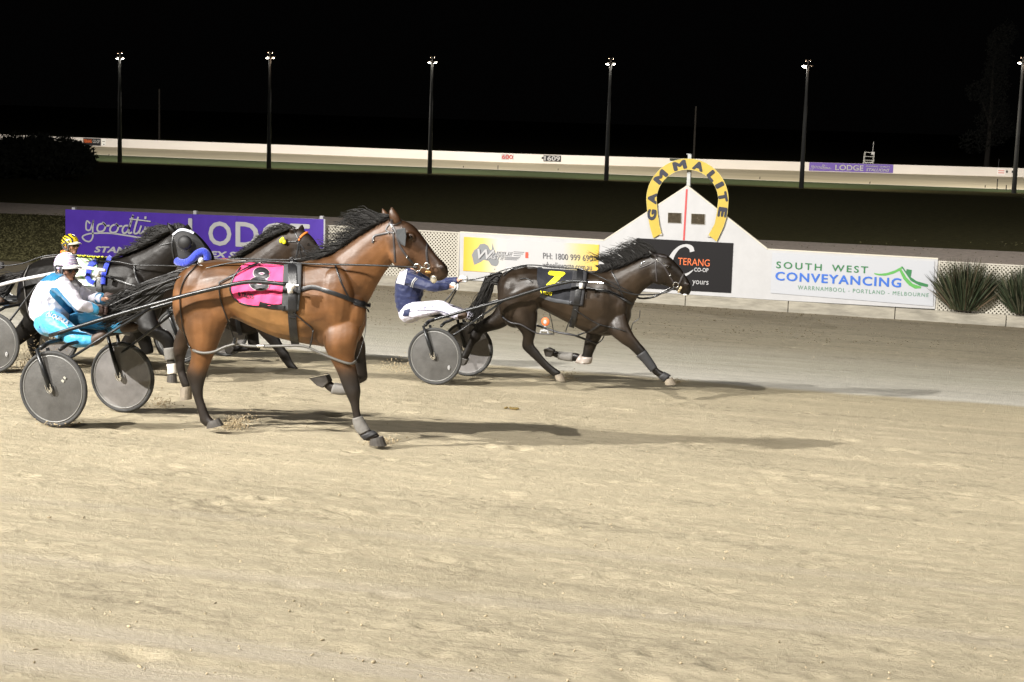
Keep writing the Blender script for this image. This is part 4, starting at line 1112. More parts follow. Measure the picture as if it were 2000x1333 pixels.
# ================================================================== PEOPLE
skin=mat('skin',(.45,.24,.16),.55,var=.08,vscale=20)
def fabric(name,col,rough=.6,sheen=.15,bump=.6,bscale=16): return mat(name,col,rough,var=.07,vscale=9,bump=bump,bscale=bscale,sheen=sheen)
def make_person(T,label,head,torso,arms,legs,jacket_m,trouser_m,shoe_m,glove_m,helmet_m,helmet_trim,face=(.93,-.3,-.2),hr=.098,collar=None,goggles=False,reins=True):
    """head: Vector ; torso: secs ; arms: [(shoulder,elbow,wrist,hand)] ; legs: [(hip,knee,ankle,toe)]"""
    base=Vector(torso['hip']); r=empty('person',Vector((base.x,base.y,gz(base.y)+.5)),label,'person','sulky drivers')
    f=(T.h*face[0]+T.n*face[1]+Vector((0,0,face[2]))).normalized(); sd=f.cross(Vector((0,0,1))).normalized(); up=sd.cross(f).normalized()
    H=Vector(head); S=hr/.098
    def hp(a,b_,c): return H+(f*a+sd*b_+up*c)*S
    o=Org(T)
    ax=(f,sd,up)
    o.ball(hp(-.01,0,.02),(.098*S,.076*S,.100*S),axes=ax); o.ball(hp(.03,0,-.045),(.062*S,.056*S,.075*S),axes=ax)
    o.ball(hp(.075,0,-.085),(.024*S,.028*S,.022*S),axes=ax)            # chin
    o.chain([(hp(.078,0,.02),.010*S),(hp(.098,0,-.01),.012*S),(hp(.106,0,-.026),.015*S)])   # nose
    o.chain([(hp(.078,-.035,.03),.010*S),(hp(.090,0,.032),.011*S),(hp(.078,.035,.03),.010*S)])  # brow
    o.chain([(hp(.083,-.022,-.055),.007*S),(hp(.092,0,-.052),.009*S),(hp(.083,.022,-.055),.007*S)]) # lips
    for q in (-1,1):
        o.ball(hp(.06,q*.04,-.02),(.028*S,.022*S,.026*S),axes=ax); o.ball(hp(-.01,q*.078,-.01),(.02*S,.010*S,.032*S),axes=ax)
    neck=Vector(torso['neck']); hip=Vector(torso['hip'])
    o.chain([(hp(-.01,0,-.05),.055),(hp(-.02,0,-.11),.055),(neck,.065)])
    o.chain([(neck,.08),(neck.lerp(hip,.25),.125),(neck.lerp(hip,.6),.115),(hip,.13)],sq=1.15)
    for sh,el,wr,ha in arms:
        sh,el,wr,ha=map(Vector,(sh,el,wr,ha))
        o.chain([(neck.lerp(sh,.5),.055),(sh,.055),(el,.040),(wr,.028),(wr.lerp(ha,.5),.028)])
    for hi,kn,an,to in legs:
        hi,kn,an,to=map(Vector,(hi,kn,an,to)); o.chain([(hip.lerp(hi,.6),.09),(hi,.085),(kn,.055),(an,.038),(to,.03)])
    # hands: palm, four curled fingers and a thumb round the reins
    hands=[]
    for k,(sh,el,wr,ha) in enumerate(arms):
        wr,ha=Vector(wr),Vector(ha); d=(ha-wr).normalized(); hu=Vector((0,0,1)); hu=(hu-d*hu.dot(d)).normalized(); hs=d.cross(hu)
        g=Org(T) if glove_m else o
        g.chain([(wr-d*.02,.031),(wr,.030),(wr+d*.03,.036),(wr+d*.075,.038)],sq=.62)
        for i in range(4):
            z=(.030-.020*i); L=[.9,1,.95,.75][i]; k0=wr+d*.08+hu*z; inw=hs*(1 if k==0 else -1)
            g.chain([(k0,.0105),(k0+d*.026*L+inw*.004,.0100),(k0+d*.034*L+inw*.026,.0092),(k0+d*.012+inw*.036,.0085)])
        k0=wr+d*.02+hu*.034; inw=hs*(1 if k==0 else -1)
        g.chain([(k0,.013),(k0+d*.028+hu*.014+inw*.012,.0115),(k0+d*.052+hu*.004+inw*.026,.0095)])
        if glove_m: hands.append(g)
    body=o.finish('body',skin,r,voxel=.008,smooth=2)
    for g in hands: g.finish('glove',glove_m,r,voxel=.0055,smooth=2)
    # jacket
    j=Org(T); j.secs(torso['secs'],sub=4)
    for sh,el,wr,ha in arms:
        sh,el,wr,ha=map(Vector,(sh,el,wr,ha)); n0=neck.lerp(hip,.12)
        j.chain([(n0,.09),(n0.lerp(sh,.75),.088),(sh,.080),(sh.lerp(el,.5),.070),(el,.058),(el.lerp(wr,.5),.052),(wr-(wr-el).normalized()*.02,.040)])
    j.chain([(neck+(neck-hip).normalized()*.035,.062),(neck,.075),(neck.lerp(hip,.15),.11)])
    jk=j.finish('jacket',jacket_m,r,voxel=.010,smooth=4,wrinkle=.010)
    t=Org(T)
    for hi,kn,an,to in legs:
        hi,kn,an,to=map(Vector,(hi,kn,an,to))
        t.chain([(hip.lerp(hi,.4),.12),(hi,.112),(hi.lerp(kn,.5),.095),(kn,.078),(kn.lerp(an,.4),.070),(an,.052)])
    t.ball(hip,(.14,.17,.13))
    tr=t.finish('trousers',trouser_m,r,voxel=.010,smooth=4,wrinkle=.006)
    for hi,kn,an,to in legs:
        s_=Org(T); an,to=Vector(an),Vector(to); d=(to-an).normalized(); s_.chain([(an-Vector((0,0,.0)),.050),(an.lerp(to,.35),.052),(an.lerp(to,.7),.048),(to,.036)]); s_.finish('boot',shoe_m,r,voxel=.011,smooth=3)
    # helmet: shell, peak, ear guard, strap
    b=MB(); vs=[];fs=[]; nu,nv=28,14
    for i in range(nv+1):
        ph=(math.pi*.60)*i/nv
        for k in range(nu):
            th=2*math.pi*k/nu; x=math.sin(ph)*math.cos(th); y=math.sin(ph)*math.sin(th); z=math.cos(ph)
            low = max(0,(i/nv-.78)/.22)
            if math.cos(th)>.35: z=max(z,.12)
            vs.append(hp(-.012+x*.122,y*.102,.028+z*.118))
    for i in range(nv):
        for k in range(nu): fs.append((i*nu+k,i*nu+(k+1)%nu,(i+1)*nu+(k+1)%nu,(i+1)*nu+k))
    hm=b.add(vs,fs).build('helmet',helmet_m,r,smooth=True,solid=.012)
    b=MB(); vs=[]; n=12
    for rr,dz in ((.112,.040),(.150,.030),(.168,.020)):
        for k in range(n+1):
            a=(-1+2*k/n)*1.05; vs.append(hp(-.012+rr*math.cos(a),rr*.78*math.sin(a),.028+dz-.004*abs(a)*6))
    b.add(vs,[(q*(n+1)+k,q*(n+1)+k+1,(q+1)*(n+1)+k+1,(q+1)*(n+1)+k) for q in range(2) for k in range(n)])
    b.build('peak',helmet_trim,hm,smooth=True,solid=.006)
    b=MB()
    for q in (-1,1):
        P=[hp(.035,q*.088,.03),hp(.045,q*.082,-.02),hp(.035,q*.075,-.06),hp(.0,q*.08,-.062),hp(-.035,q*.088,-.04),hp(-.05,q*.094,.0),hp(-.02,q*.099,.025)]
        b.tube(P+[P[0]],.013,8)
    b.build('ear_guard',mat('helmet_pad',(.06,.06,.065),.7),hm,smooth=True)
    b=MB(); b.tube([hp(.035,-.078,-.05),hp(.065,-.045,-.098),hp(.072,0,-.112),hp(.065,.045,-.098),hp(.035,.078,-.05)],.007,6); b.build('chin_strap',black_leather,hm)
    b=MB()
    for q in (-1,1): b.sphere(hp(.088,q*.032,.006),(.010,.014,.009),8,6,axes=ax)
    b.build('eye',mat('eye_dark',(.02,.015,.012),.2),r,smooth=True)
    if goggles:
        b=MB(); b.tube([hp(.03,-.078,.012),hp(.07,-.066,.012),hp(.098,-.036,.01),hp(.104,0,.014),hp(.098,.036,.01),hp(.07,.066,.012),hp(.03,.078,.012)],.004,6)
        for q in (-1,1): b.sphere(hp(.100,q*.035,.002),(.006,.028,.019),12,6,axes=(f,sd,up))
        b.build('glasses',mat('lens_dark',(.03,.025,.025),.1),r,smooth=True)
    if collar is not None:
        b=MB(); c=neck+(neck-hip).normalized()*.045; P=[]; a0=(neck-hip).normalized(); e=a0.orthogonal().normalized(); g_=a0.cross(e)
        for i in range(15): P.append(c+(e*math.cos(i/14*6.28)+g_*math.sin(i/14*6.28))*.066)
        b.tube(P,.022,8,cap=False); b.build('collar',collar,r,smooth=True)
    return r,body,jk,tr
# ================================================================== THE FOUR TEAMS
def mirror(L): return [(T_.P(x,y,l),l) for x,y,l in L]
def shafts(T,L):
    near=[T.P(x,y,l) for x,y,l in L]; far=[p-T.n*(2*l) for p,(x,y,l) in zip(near,L)]; return near,far
_old=make_sulky
def sulky(T,label,sh,st,shaft_m=None,name='sulky',**k):
    r,hubs=_old(T,label,None,None,None,None,**k)
    for L,rad,nm in ((sh,.019,'shaft'),(st,.012,'strut')):
        if not L: continue
        if isinstance(L[0],Vector): near=L; far=[p-T.n*2*((p-T.O).dot(T.n)) for p in L]
        else: near,far=shafts(T,L)
        for P in (near,far):
            P=crom(P,4) if nm=='shaft' else P
            b=MB(); b.tube(P,rad,10); b.build(nm,(shaft_m or black_metal) if nm=='shaft' else black_metal,r,smooth=True)
    return r,hubs
T8=Team(105,834,.60,R(1.2)); T7=Team(848,752,.60,R(1)); TB=Team(-12,728,.60,R(0))
TC=Team(-12,728,.60,R(0)); TC.O=TB.O+TB.n*2.35+TB.h*1.05; TC.O.z=gz(TC.O.y)
# ---------------------------------------------------------------- horse 8
BAY=(.215,.092,.030); BAYD=(.105,.048,.020); GOLD=(.30,.15,.05); DK=(.022,.015,.011); DKB=(.055,.030,.016); BLK=(.016,.013,.011)
def rm(T,px,py,label): 
    p=T.P(px,py,0); return empty('horse',Vector((p.x,p.y,gz(p.y))),label,'horse','harness horses racing')
T=T8; h8=rm(T,530,850,'bright bay horse wearing pink saddlecloth number 8, nearest the camera')
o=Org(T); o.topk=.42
o.secs([(350,545,349,590,.09,0,BAY),(360,528,352,630,.18,0,BAY),(382,516,368,655,.24,0,BAY),(410,509,400,650,.27,0,BAY),(440,507,432,630,.27,0,BAY),(470,508,458,622,.26,0,BAY),(505,514,500,640,.26,0,GOLD),
 (545,519,545,660,.27,0,GOLD),(590,512,590,671,.265,0,GOLD),(625,504,625,676,.25,0,BAY),(655,497,658,682,.24,0,BAY),(678,500,682,680,.20,0,BAY),(690,535,696,672,.15,0,BAY),(700,560,706,655,.10,0,BAY)])
o.secs([(640,502,690,640,.17,0,BAY),(662,488,708,612,.145,0,BAY),(685,472,722,585,.125,0,BAY),(708,457,737,556,.105,0,BAY),(730,443,752,532,.09,0,BAY),(750,431,766,514,.08,0,BAY),(764,425,775,505,.075,0,BAY)])
o.secs([(758,430,757,500,.075,0,BAY),(772,426,764,512,.088,0,BAYD),(790,431,777,516,.100,0,BAYD),(806,440,789,519,.102,0,BAYD),(820,455,803,524,.086,0,BAYD),(834,474,817,530,.066,0,BAYD),(847,492,829,538,.056,0,BAYD),(858,505,841,545,.054,0,BAYD),(868,514,851,549,.052,0,DKB),(874,523,861,549,.040,0,DKB),(875,531,868,545,.028,0,DKB)])
o.ball(T.P(786,497,-.062),(.12,.045,.13),BAYD); o.ball(T.P(786,497,.062),(.12,.045,.13),BAYD)      # jowls
o.ball(T.P(801,462,-.088),(.045,.022,.035),BAYD); o.ball(T.P(801,462,.088),(.045,.022,.035),BAYD)   # eye ridges
o.ball(T.P(862,523,-.045),(.038,.018,.032),DKB)
ear(o,T,(762,428),(783,434),(765,403),-.055,BAYD); ear(o,T,(751,429),(767,432),(747,406),.05,BAYD)
# muscles: shoulder, upper arm, haunch, stifle
o.ball(T.P(655,585,-.15),(.17,.10,.28),BAY); o.ball(T.P(640,640,-.13),(.15,.06,.17),GOLD); o.ball(T.P(690,610,-.08),(.12,.10,.17),BAY)
o.ball(T.P(385,575,-.14),(.19,.12,.27),BAY); o.ball(T.P(430,600,-.17),(.13,.07,.15),BAY)
NH=[(355,590,446,600,.13,-.12,BAY),(358,630,444,628,.125,-.13,BAY),(366,660,432,658,.10,-.14,BAY),(374,688,421,686,.075,-.14,BAY),(371,710,411,709,.058,-.14,BAY),(364,730,405,727,.047,-.14,DKB),(370,750,399,747,.036,-.14,DK),(378,775,396,772,.030,-.14,DK),(385,797,402,794,.030,-.14,DK),(390,814,408,810,.034,-.14,DK),(393,826,414,818,.036,-.14,DK),(404,834,423,822,.038,-.14,DK)]
o.secs(NH)
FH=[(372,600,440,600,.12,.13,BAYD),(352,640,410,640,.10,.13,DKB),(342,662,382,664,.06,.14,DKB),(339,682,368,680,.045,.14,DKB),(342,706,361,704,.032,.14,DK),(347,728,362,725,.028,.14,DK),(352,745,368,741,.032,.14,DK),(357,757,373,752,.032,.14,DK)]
o.secs(FH)
NF=[(640,600,692,610,.06,-.09,BAY),(632,640,702,645,.095,-.13,BAY),(634,675,697,672,.085,-.16,BAY),(646,702,692,699,.062,-.15,BAY),(659,728,697,723,.050,-.145,DKB),(668,752,702,747,.044,-.14,DK),(676,770,704,765,.045,-.14,DK),(684,789,702,784,.030,-.14,DK),(689,812,704,808,.028,-.14,DK),(691,828,709,822,.030,-.14,DK),(698,845,719,837,.036,-.14,DK),(707,856,730,843,.036,-.14,DK),(716,862,742,850,.036,-.14,DK)]
o.secs(NF)
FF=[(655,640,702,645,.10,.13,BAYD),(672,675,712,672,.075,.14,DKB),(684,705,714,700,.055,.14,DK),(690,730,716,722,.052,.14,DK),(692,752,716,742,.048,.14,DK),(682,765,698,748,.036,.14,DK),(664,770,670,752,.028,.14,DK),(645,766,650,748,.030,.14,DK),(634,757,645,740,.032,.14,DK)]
o.secs(FF)
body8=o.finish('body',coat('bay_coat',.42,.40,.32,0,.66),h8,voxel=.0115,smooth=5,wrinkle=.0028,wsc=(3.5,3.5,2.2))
hoof(T,h8,(404,838),(437,831),(404,826),(428,817),-.14,hoof_m)
hoof(T,h8,(722,869),(755,871),(722,858),(748,852),-.14,hoof_m)
hoof(T,h8,(353,783),(374,780),(353,757),(374,754),.14,hoof_pale)
p=[T.P(*q,.14) for q in ((606,737),(640,732),(646,745),(634,757),(622,752))]
b=MB(); b.prism([q-T.n*.05 for q in p],T.n*.10); b.build('hoof',hoof_m,h8,bevel=.008)
b=MB(); b.tube([T.P(605,738,.09),T.P(641,731,.09)],.008,6); b.tube([T.P(605,738,.19),T.P(641,731,.19)],.008,6); b.build('horseshoe',chrome,h8)
sleeve('leg_boot',boot_grey,h8,T,[(690,817,706,813,.032),(691,828,711,822,.034),(697,842,719,835,.038),(704,849,722,840,.038)],-.14)
sleeve('leg_boot',boot_grey,h8,T,[(692,768,694,750,.036),(668,771,672,751,.032),(648,768,654,749,.033)],.14)
sleeve('pastern_wrap',boot_black,h8,T,[(704,852,727,841,.038),(712,860,738,847,.038)],-.14,grow=.004)
D8h=Drape(bvh_of([body8]),T,-.25)
# eye, nostril, mouth
b=MB(); q=D8h.hit(802,464,.0) or T.P(802,464,-.1); b.sphere(q,(.019,.012,.016),10,8); b.build('eye',mat('horse_eye',(.01,.007,.005),.08),h8,smooth=True)
b=MB(); q=D8h.hit(862,523,.0) or T.P(862,523,-.06); b.sphere(q+(T.n*-.002),(.019,.006,.012),10,6); b.build('nostril',mat('nostril',(.02,.01,.008),.8),h8,smooth=True)
# saddlecloth
pink=mat('pink_cloth',(.80,.065,.20),.75,var=.04,bump=.25,bscale=30)
b=MB(); D8h.patch(b,[(487,516),(557,522),(551,594),(463,587)],.014,28,24,left=[(470,523),(455,545),(451,568)],bot=[(480,595),(507,598),(530,597)],wr=.008)
cl=b.build('saddlecloth',pink,h8,smooth=True)
Dc=Drape(bvh_of([cl,body8]),T,-.27)
b=MB(); Dc.strap(b,[(470,523),(455,545),(450,568),(463,588),(482,596),(507,599),(551,595)],3.2,.004); b.build('binding',black_leather,cl,smooth=True)
def ell(cx,cy,rx,ry,sl=.08): return [(cx+rx*math.cos(6.2832*k/16),cy+ry*math.sin(6.2832*k/16)+sl*rx*math.cos(6.2832*k/16)) for k in range(17)]
b=MB(); Dc.strap(b,ell(511,535,11,6.8),11.5,.004,th=.002); Dc.strap(b,ell(507,555,13.5,7.5),12.5,.0055,th=.002); b.build('number_outline',white_paint,cl)
b=MB(); Dc.strap(b,ell(511,535,11,6.8),8.6,.011,th=.002); Dc.strap(b,ell(507,555,13.5,7.5),9.6,.0125,th=.002); b.build('number',black_paint,cl)
b=MB(); Dc.text(b,'TROTS',(473,572),(497,576),(471,580.5),.005,off=.02); Dc.strap(b,[(466,571),(469,579)],4,.005); b.build('lettering',black_paint,cl)
# saddle pad, girth, harness
b=MB(); D8h.patch(b,[(556,522),(591,520),(585,607),(553,607)],.022,10,16,right=[(590,560)]); pad=b.build('saddle_pad',mat('pad_grey',(.05,.052,.055),.8,bump=.3,bscale=50),h8,smooth=True,solid=.006)
Dp=Drape(bvh_of([pad,body8,cl]),T,-.29)
b=MB(); Dp.strap(b,[(571,516),(572,560),(571,607),(573,640),(577,676)],16,.010); b.build('girth',black_leather,h8,smooth=True)
b=MB(); Dp.strap(b,[(507,594),(530,599),(556,601)],9,.010); Dp.strap(b,[(565,618),(580,620)],3,.02); b.build('cloth_band',black_leather,h8,smooth=True)
b=MB(); b.sphere(Dp.hit(573,513,.02) or T.P(573,513,0),(.05,.04,.03),10,6); b.tube([T.P(566,512,-.05),T.P(566,505,-.05),T.P(572,503,-.05),T.P(574,511,-.05)],.006,6); b.build('saddle_tree',black_leather,h8,smooth=True)
b=MB(); Dp.strap(b,[(588,567),(603,562),(616,562),(640,569),(664,577),(690,588),(710,594),(724,597)],8,.012); b.build('breast_collar',black_leather,h8,smooth=True)
b=MB(); Dp.strap(b,[(655,520),(668,556),(680,580),(688,590)],3,.010); Dp.strap(b,[(690,594),(715,603),(720,610)],3.2,.012); Dp.cord(b,[(574,610),(595,628),(612,645),(606,672)],.006,.012)
Dp.cord(b,[(388,516),(366,540),(355,565),(353,592),(357,630),(365,664),(374,680)],.006,.010)
Dp.cord(b,[(429,553),(430,575),(436,600),(446,630),(456,660)],.007,.012); Dp.strap(b,[(429,553),(462,536),(487,524),(512,514)],3.2,.016); b.build('hip_strap',black_leather,h8,smooth=True)
plast=mat('hobble_plastic',(.10,.095,.085),.45)
b=MB()
b.tube(crom([T.P(*q) for q in [(374,680,-.14),(381,686,-.22),(399,690,-.235),(420,687,-.23),(440,678,-.22),(462,672,-.22)]],4),.013,8)
b.tube(crom([T.P(*q) for q in [(462,672,-.22),(484,676,-.23),(510,677,-.24),(560,676,-.27),(594,677,-.26),(630,692,-.25),(660,704,-.24),(684,711,-.22),(695,706,-.16)]],4),.012,8)
b.build('hobble',plast,h8,smooth=True)
b=MB(); b.tube(crom([T.P(*q) for q in [(460,660,-.24),(459,672,-.25)]],2),.02,8); b.tube([T.P(503,676,-.25),T.P(516,676,-.25)],.016,8); b.build('hobble_clip',chrome,h8)
b=MB(); b.tube(crom([T.P(*q) for q in [(715,612,-.1),(714,645,-.12),(706,680,-.16),(696,704,-.18)]],5),.0035,6); b.tube(crom([T.P(*q) for q in [(612,645,-.28),(608,670,-.28),(604,680,-.26)]],4),.006,6); b.build('hobble_hanger',black_leather,h8,smooth=True)
# bridle
b=MB(); 
D8h.strap(b,[(765,428),(766,440),(773,455),(782,482),(796,503),(812,520)],4,.006); D8h.strap(b,[(768,452),(770,480),(772,512)],3.2,.005)
D8h.strap(b,[(766,441),(775,438),(783,434)],3.5,.006); D8h.strap(b,[(834,476),(833,495),(836,518),(838,532)],4,.006); D8h.strap(b,[(760,455),(745,458),(731,462),(728,475)],4,.006)
D8h.strap(b,[(762,436),(754,450),(768,456)],3,.006)
br=b.build('bridle',mat('bridle_leather',(.035,.03,.03),.4),h8,smooth=True)
b=MB(); P=[T.P(774,448,-.12),T.P(791,446,-.15),T.P(793,462,-.16),T.P(791,482,-.145),T.P(783,478,-.12),T.P(775,464,-.115)]; b.prism(P,T.n*.012); b.build('blinker',mat('blinker_grey',(.045,.05,.055),.5),br,bevel=.004)
b=MB()
for q in ((764,440),(766,445),(768,450),(771,455),(760,457),(777,457),(796,500),(795,503),(786,446),(731,470)):
    c=D8h.hit(q[0],q[1],.012)
    if c: b.sphere(c,.007,6,5)
c=T.P(815,523,-.12); ring_strap(b,c,T.n,.032,.005); c=T.P(834,520,-.10); ring_strap(b,c,T.n,.026,.005); b.tube([T.P(820,524,-.12),T.P(831,522,-.11)],.006,6)
b.build('bit',chrome,br,smooth=True)
b=MB(); b.sphere(T.P(847,545,-.035),(.032,.022,.04),10,8); b.build('tongue_tie',mat('metal_wet',(.7,.66,.55),.15,metal=.7),br,smooth=True)
b=MB(); b.sphere(T.P(836,532,-.058),(.03,.010,.013),8,6); b.build('bit_guard',mat('tan_tape',(.6,.33,.10),.5),br,smooth=True)
# mane and tail
rs=random.Random(21)
crest=[T.P(x,y,-.0) for x,y in [(770,426),(752,432),(732,444),(710,458),(688,473),(664,490),(645,500),(630,505)]]
b=MB(); H=T.h; Z=Vector((0,0,1))
hair(b,crest,lambda t,r_:[Vector((0,0,0)),H*-.05+Z*.018,H*-.13+Z*(.02-.02*t),H*-.22+Z*(.00+r_.uniform(-.05,.06)),H*-.30+Z*(-.03+r_.uniform(-.08,.08))],330,rs,(.25,1.2),.0055,.04)
hair(b,crest,lambda t,r_:[Vector((0,0,0)),H*-.04+T.n*-.05+Z*.0,H*-.10+T.n*-.09-Z*.03,H*-.17+T.n*-.09-Z*.05],200,rs,(.2,.6),.008,.02)
hair(b,crest[1:4],lambda t,r_:[Vector((0,0,0)),H*-.08+Z*.06,H*-.2+Z*.10,H*-.33+Z*(.05+r_.uniform(-.05,.05))],120,rs,(.6,1.1),.007,.04)
b.build('mane',hair_black,h8,smooth=True)
b=MB(); dock=[T.P(352,536,0),T.P(347,548,0),T.P(344,560,0)]
end=T.P(212,608,-.05)-dock[1]; mid=T.P(285,578,-.03)-dock[1]
hair(b,dock,lambda t,r_:[Vector((0,0,0)),mid*.4+Z*.03,mid+Z*r_.uniform(-.09,.08),(mid+end)/2+Z*r_.uniform(-.11,.08),end+Z*r_.uniform(-.12,.10)],1500,rs,(.6,1.08),.013,.05,6)
b.build('tail',hair_black,h8,smooth=True)
s8,_=sulky(T,'black racing sulky with grey disc wheels nearest the camera at the left',[(97,656,-.33),(220,618,-.35),(345,582,-.36),(440,559,-.37),(486,551,-.37),(520,552,-.37),(560,556,-.37)],[(99,725,-.60),(200,660,-.5),(294,602,-.37)],sticker=True)
b=MB(); b.tube([T.P(540,554,-.37),T.P(584,558,-.37)],.011,8); b.build('shaft_tip',chrome,s8)
b=MB(); b.tube([T.P(567,559,-.385),T.P(567,573,-.385)],.024,10); b.tube([T.P(560,560,-.385),T.P(575,560,-.385)],.018,8); b.build('shaft_clip',mat('clip_white',(.75,.75,.72),.4),s8,smooth=True)
# reins
b=MB()
P=[T.P(*q) for q in [(200,604,-.10),(300,560,-.12),(420,520,-.16),(500,511,-.14),(570,514,-.10),(610,516,-.17),(654,517,-.2),(735,519,-.19),(798,522,-.14),(816,523,-.13)]]
b.tube(crom(P,4),.008,6,flat=1); 
b.build('rein',black_leather,h8,smooth=True)
b=MB(); P=[T.P(*q) for q in [(222,580,.06),(300,545,.06),(430,508,.06),(560,508,.06),(640,500,.12),(740,500,.14),(815,520,.12)]]; b.tube(crom(P,4),.007,6); b.build('rein',black_leather,h8,smooth=True)

# ---------------------------------------------------------------- driver of horse 8
whitef=fabric('white_silks',(.72,.70,.80)); tealf=fabric('teal_silks',(.015,.17,.34),.35); skyf=fabric('sky_trousers',(.055,.36,.66),.45)
brown=mat('brown_boot',(.07,.045,.03),.6,var=.3); blackg=mat('dark_glove',(.03,.028,.03),.7)
def helmet_mat(name,base,cols,scale,loc=(0,0,0),dist=3.):
    m=bpy.data.materials.new(name); m.use_nodes=True; nt=m.node_tree; b_=nt.nodes['Principled BSDF']; b_.inputs['Roughness'].default_value=.25
    tc=nd(nt,'ShaderNodeTexCoord'); wv=nd(nt,'ShaderNodeTexWave'); wv.wave_type='RINGS'; wv.rings_direction='Y'; wv.inputs['Scale'].default_value=scale; wv.inputs['Distortion'].default_value=dist; wv.inputs['Detail'].default_value=0; wv.inputs['Detail Scale'].default_value=1.5
    mp=nd(nt,'ShaderNodeMapping'); mp.inputs['Location'].default_value=loc; nt.links.new(tc.outputs['Generated'],mp.inputs[0]); nt.links.new(mp.outputs[0],wv.inputs['Vector'])
    cr=nd(nt,'ShaderNodeValToRGB'); cr.color_ramp.interpolation='CONSTANT'; e=cr.color_ramp.elements; e[0].position=0; e[0].color=(*base,1); e[1].position=cols[0][0]; e[1].color=(*cols[0][1],1)
    for p_,c_ in cols[1:]:
        q=e.new(p_); q.color=(*c_,1)
    nt.links.new(wv.outputs['Fac'],cr.inputs[0]); nt.links.new(cr.outputs[0],b_.inputs['Base Color']); return m
helA=helmet_mat('helmet_white_blue',(.72,.68,.78),[(.50,(.05,.04,.45)),(.80,(.75,.72,.8)),(.90,(.6,.08,.12)),(.96,(.75,.72,.8))],1.9,(-.60,0,.1),.0)
helC=helmet_mat('helmet_yellow_black',(.02,.02,.02),[(.55,(.85,.60,.02)),(.8,(.02,.02,.02)),(.9,(.85,.6,.02))],1.6)
T=T8
r8,bA,jA,tA=make_person(T,'driver in white and teal silks and striped white helmet, crouched in the nearest sulky',
 T.P(130,524,-.03),dict(neck=T.P(113,545,0),hip=T.P(98,630,0),secs=[(100,538,136,550,.12),(86,547,147,562,.19),(74,566,147,580,.20),(64,588,142,598,.175),(60.5,606,136,613,.145),(65,622,129,627,.125),(74,632,118,636,.10)]),
 [(T.P(118,555,-.18),T.P(153,594,-.27),T.P(184,606,-.17),T.P(203,607,-.12)),(T.P(130,552,.17),T.P(166,577,.24),T.P(202,585,.10),T.P(222,580,.06))],
 [(T.P(104,631,-.15),T.P(150,662,-.25),T.P(182,667,-.24),T.P(204,652,-.24)),(T.P(104,628,.10),T.P(172,629,.22),T.P(238,640,.2),T.P(266,638,.2))],
 whitef,skyf,brown,mat('brown_glove',(.06,.035,.03),.7),helA,mat('peak_white',(.6,.6,.58),.4),goggles=True)
DA=Drape(bvh_of([jA]),T,-.25)
b=MB(); DA.patch(b,[(101,533),(126,536),(107,549),(79,550)],.006,12,8); b.build('yoke_panel',tealf,r8,smooth=True)
b=MB(); DA.patch(b,[(102,561.5),(112,562),(154,611),(137,616)],.007,8,20,left=[(97,572),(112,590)],right=[(122,574),(140,595)]); b.build('side_panel',tealf,r8,smooth=True)
DT=Drape(bvh_of([tA]),T,-.25)
b=MB(); DT.text(b,'ALQUINLA',(94,608),(135,628.5),(90,617.5),.006,shear=.2,off=.03); DT.strap(b,[(90,618),(106,621),(122,629),(134,641),(141,648)],1.4,.005); b.build('trouser_lettering',white_paint,tA)
for a_,e_,lt in (((160,597),(190,607),-.18),((188,582),(208,586),.12)):
    c=Org(T); p0=T.P(*a_,lt-.04 if lt<0 else lt+.03); p1=T.P(*e_,lt+.03 if lt<0 else lt); c.chain([(p0.lerp(p1,.25),.060),(p0.lerp(p1,.6),.056),(p1,.047)]); c.finish('cuff',skyf if lt<0 else tealf,r8,voxel=.01,smooth=3)
b=MB(); b.tube([T.P(203,607,-.12),T.P(150,570,-.3)*.0+T.P(196,590,-.1),T.P(228,565,-.05)],.006,6); 
whip=empty('whip',T.P(203,607,-.12),'thin dark whip held in the near hand of the white and teal driver','whip')
b=MB(); b.tube([T.P(196,612,-.12),T.P(225,582,-.1),T.P(260,555,-.1)],[.008,.006,.003],6); b.build('stick',black_leather,whip)
b=MB(); b.tube([T.P(196,612,-.12),T.P(204,603,-.115)],.012,8); b.build('handle',black_leather,whip)

# ---------------------------------------------------------------- horse 7
T=T7; h7=rm(T,1110,745,'dark brown horse wearing black saddlecloth number 7, leading at the winning post')
B1=(.062,.040,.024); B2=(.040,.027,.017); B3=(.022,.017,.013); B0=(.085,.055,.032)
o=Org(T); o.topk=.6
o.secs([(977,548,976,580,.09,0,B2),(984,532,980,612,.18,0,B2),(998,525,992,635,.24,0,B1),(1018,521,1012,640,.27,0,B1),(1038,521,1036,615,.27,0,B1),(1055,524,1052,603,.26,0,B1),(1082,529,1082,616,.26,0,B1),
 (1110,531,1112,632,.27,0,B0),(1140,530,1142,648,.265,0,B0),(1165,529,1168,655,.25,0,B0),(1190,528,1196,656,.22,0,B1),(1208,533,1216,648,.17,0,B1),(1220,552,1226,636,.11,0,B1)])
o.secs([(1176,528,1222,628,.16,0,B0),(1195,525,1234,604,.135,0,B0),(1213,521,1243,585,.115,0,B0),(1234,512,1255,570,.10,0,B0),(1254,503,1267,560,.088,0,B1),(1270,497,1275,555,.08,0,B1)])
o.secs([(1266,500,1266,548,.075,0,B1),(1280,495,1274,552,.086,0,B2),(1295,496,1285,555,.095,0,B2),(1309,503,1297,558,.095,0,B2),(1321,515,1307,561,.080,0,B2),(1332,528,1316,565,.062,0,B2),(1340,540,1323,570,.054,0,B2),(1346,550,1331,575,.050,0,B2),(1349,559,1338,578,.042,0,B3),(1349,566,1343,577,.03,0,B3)])
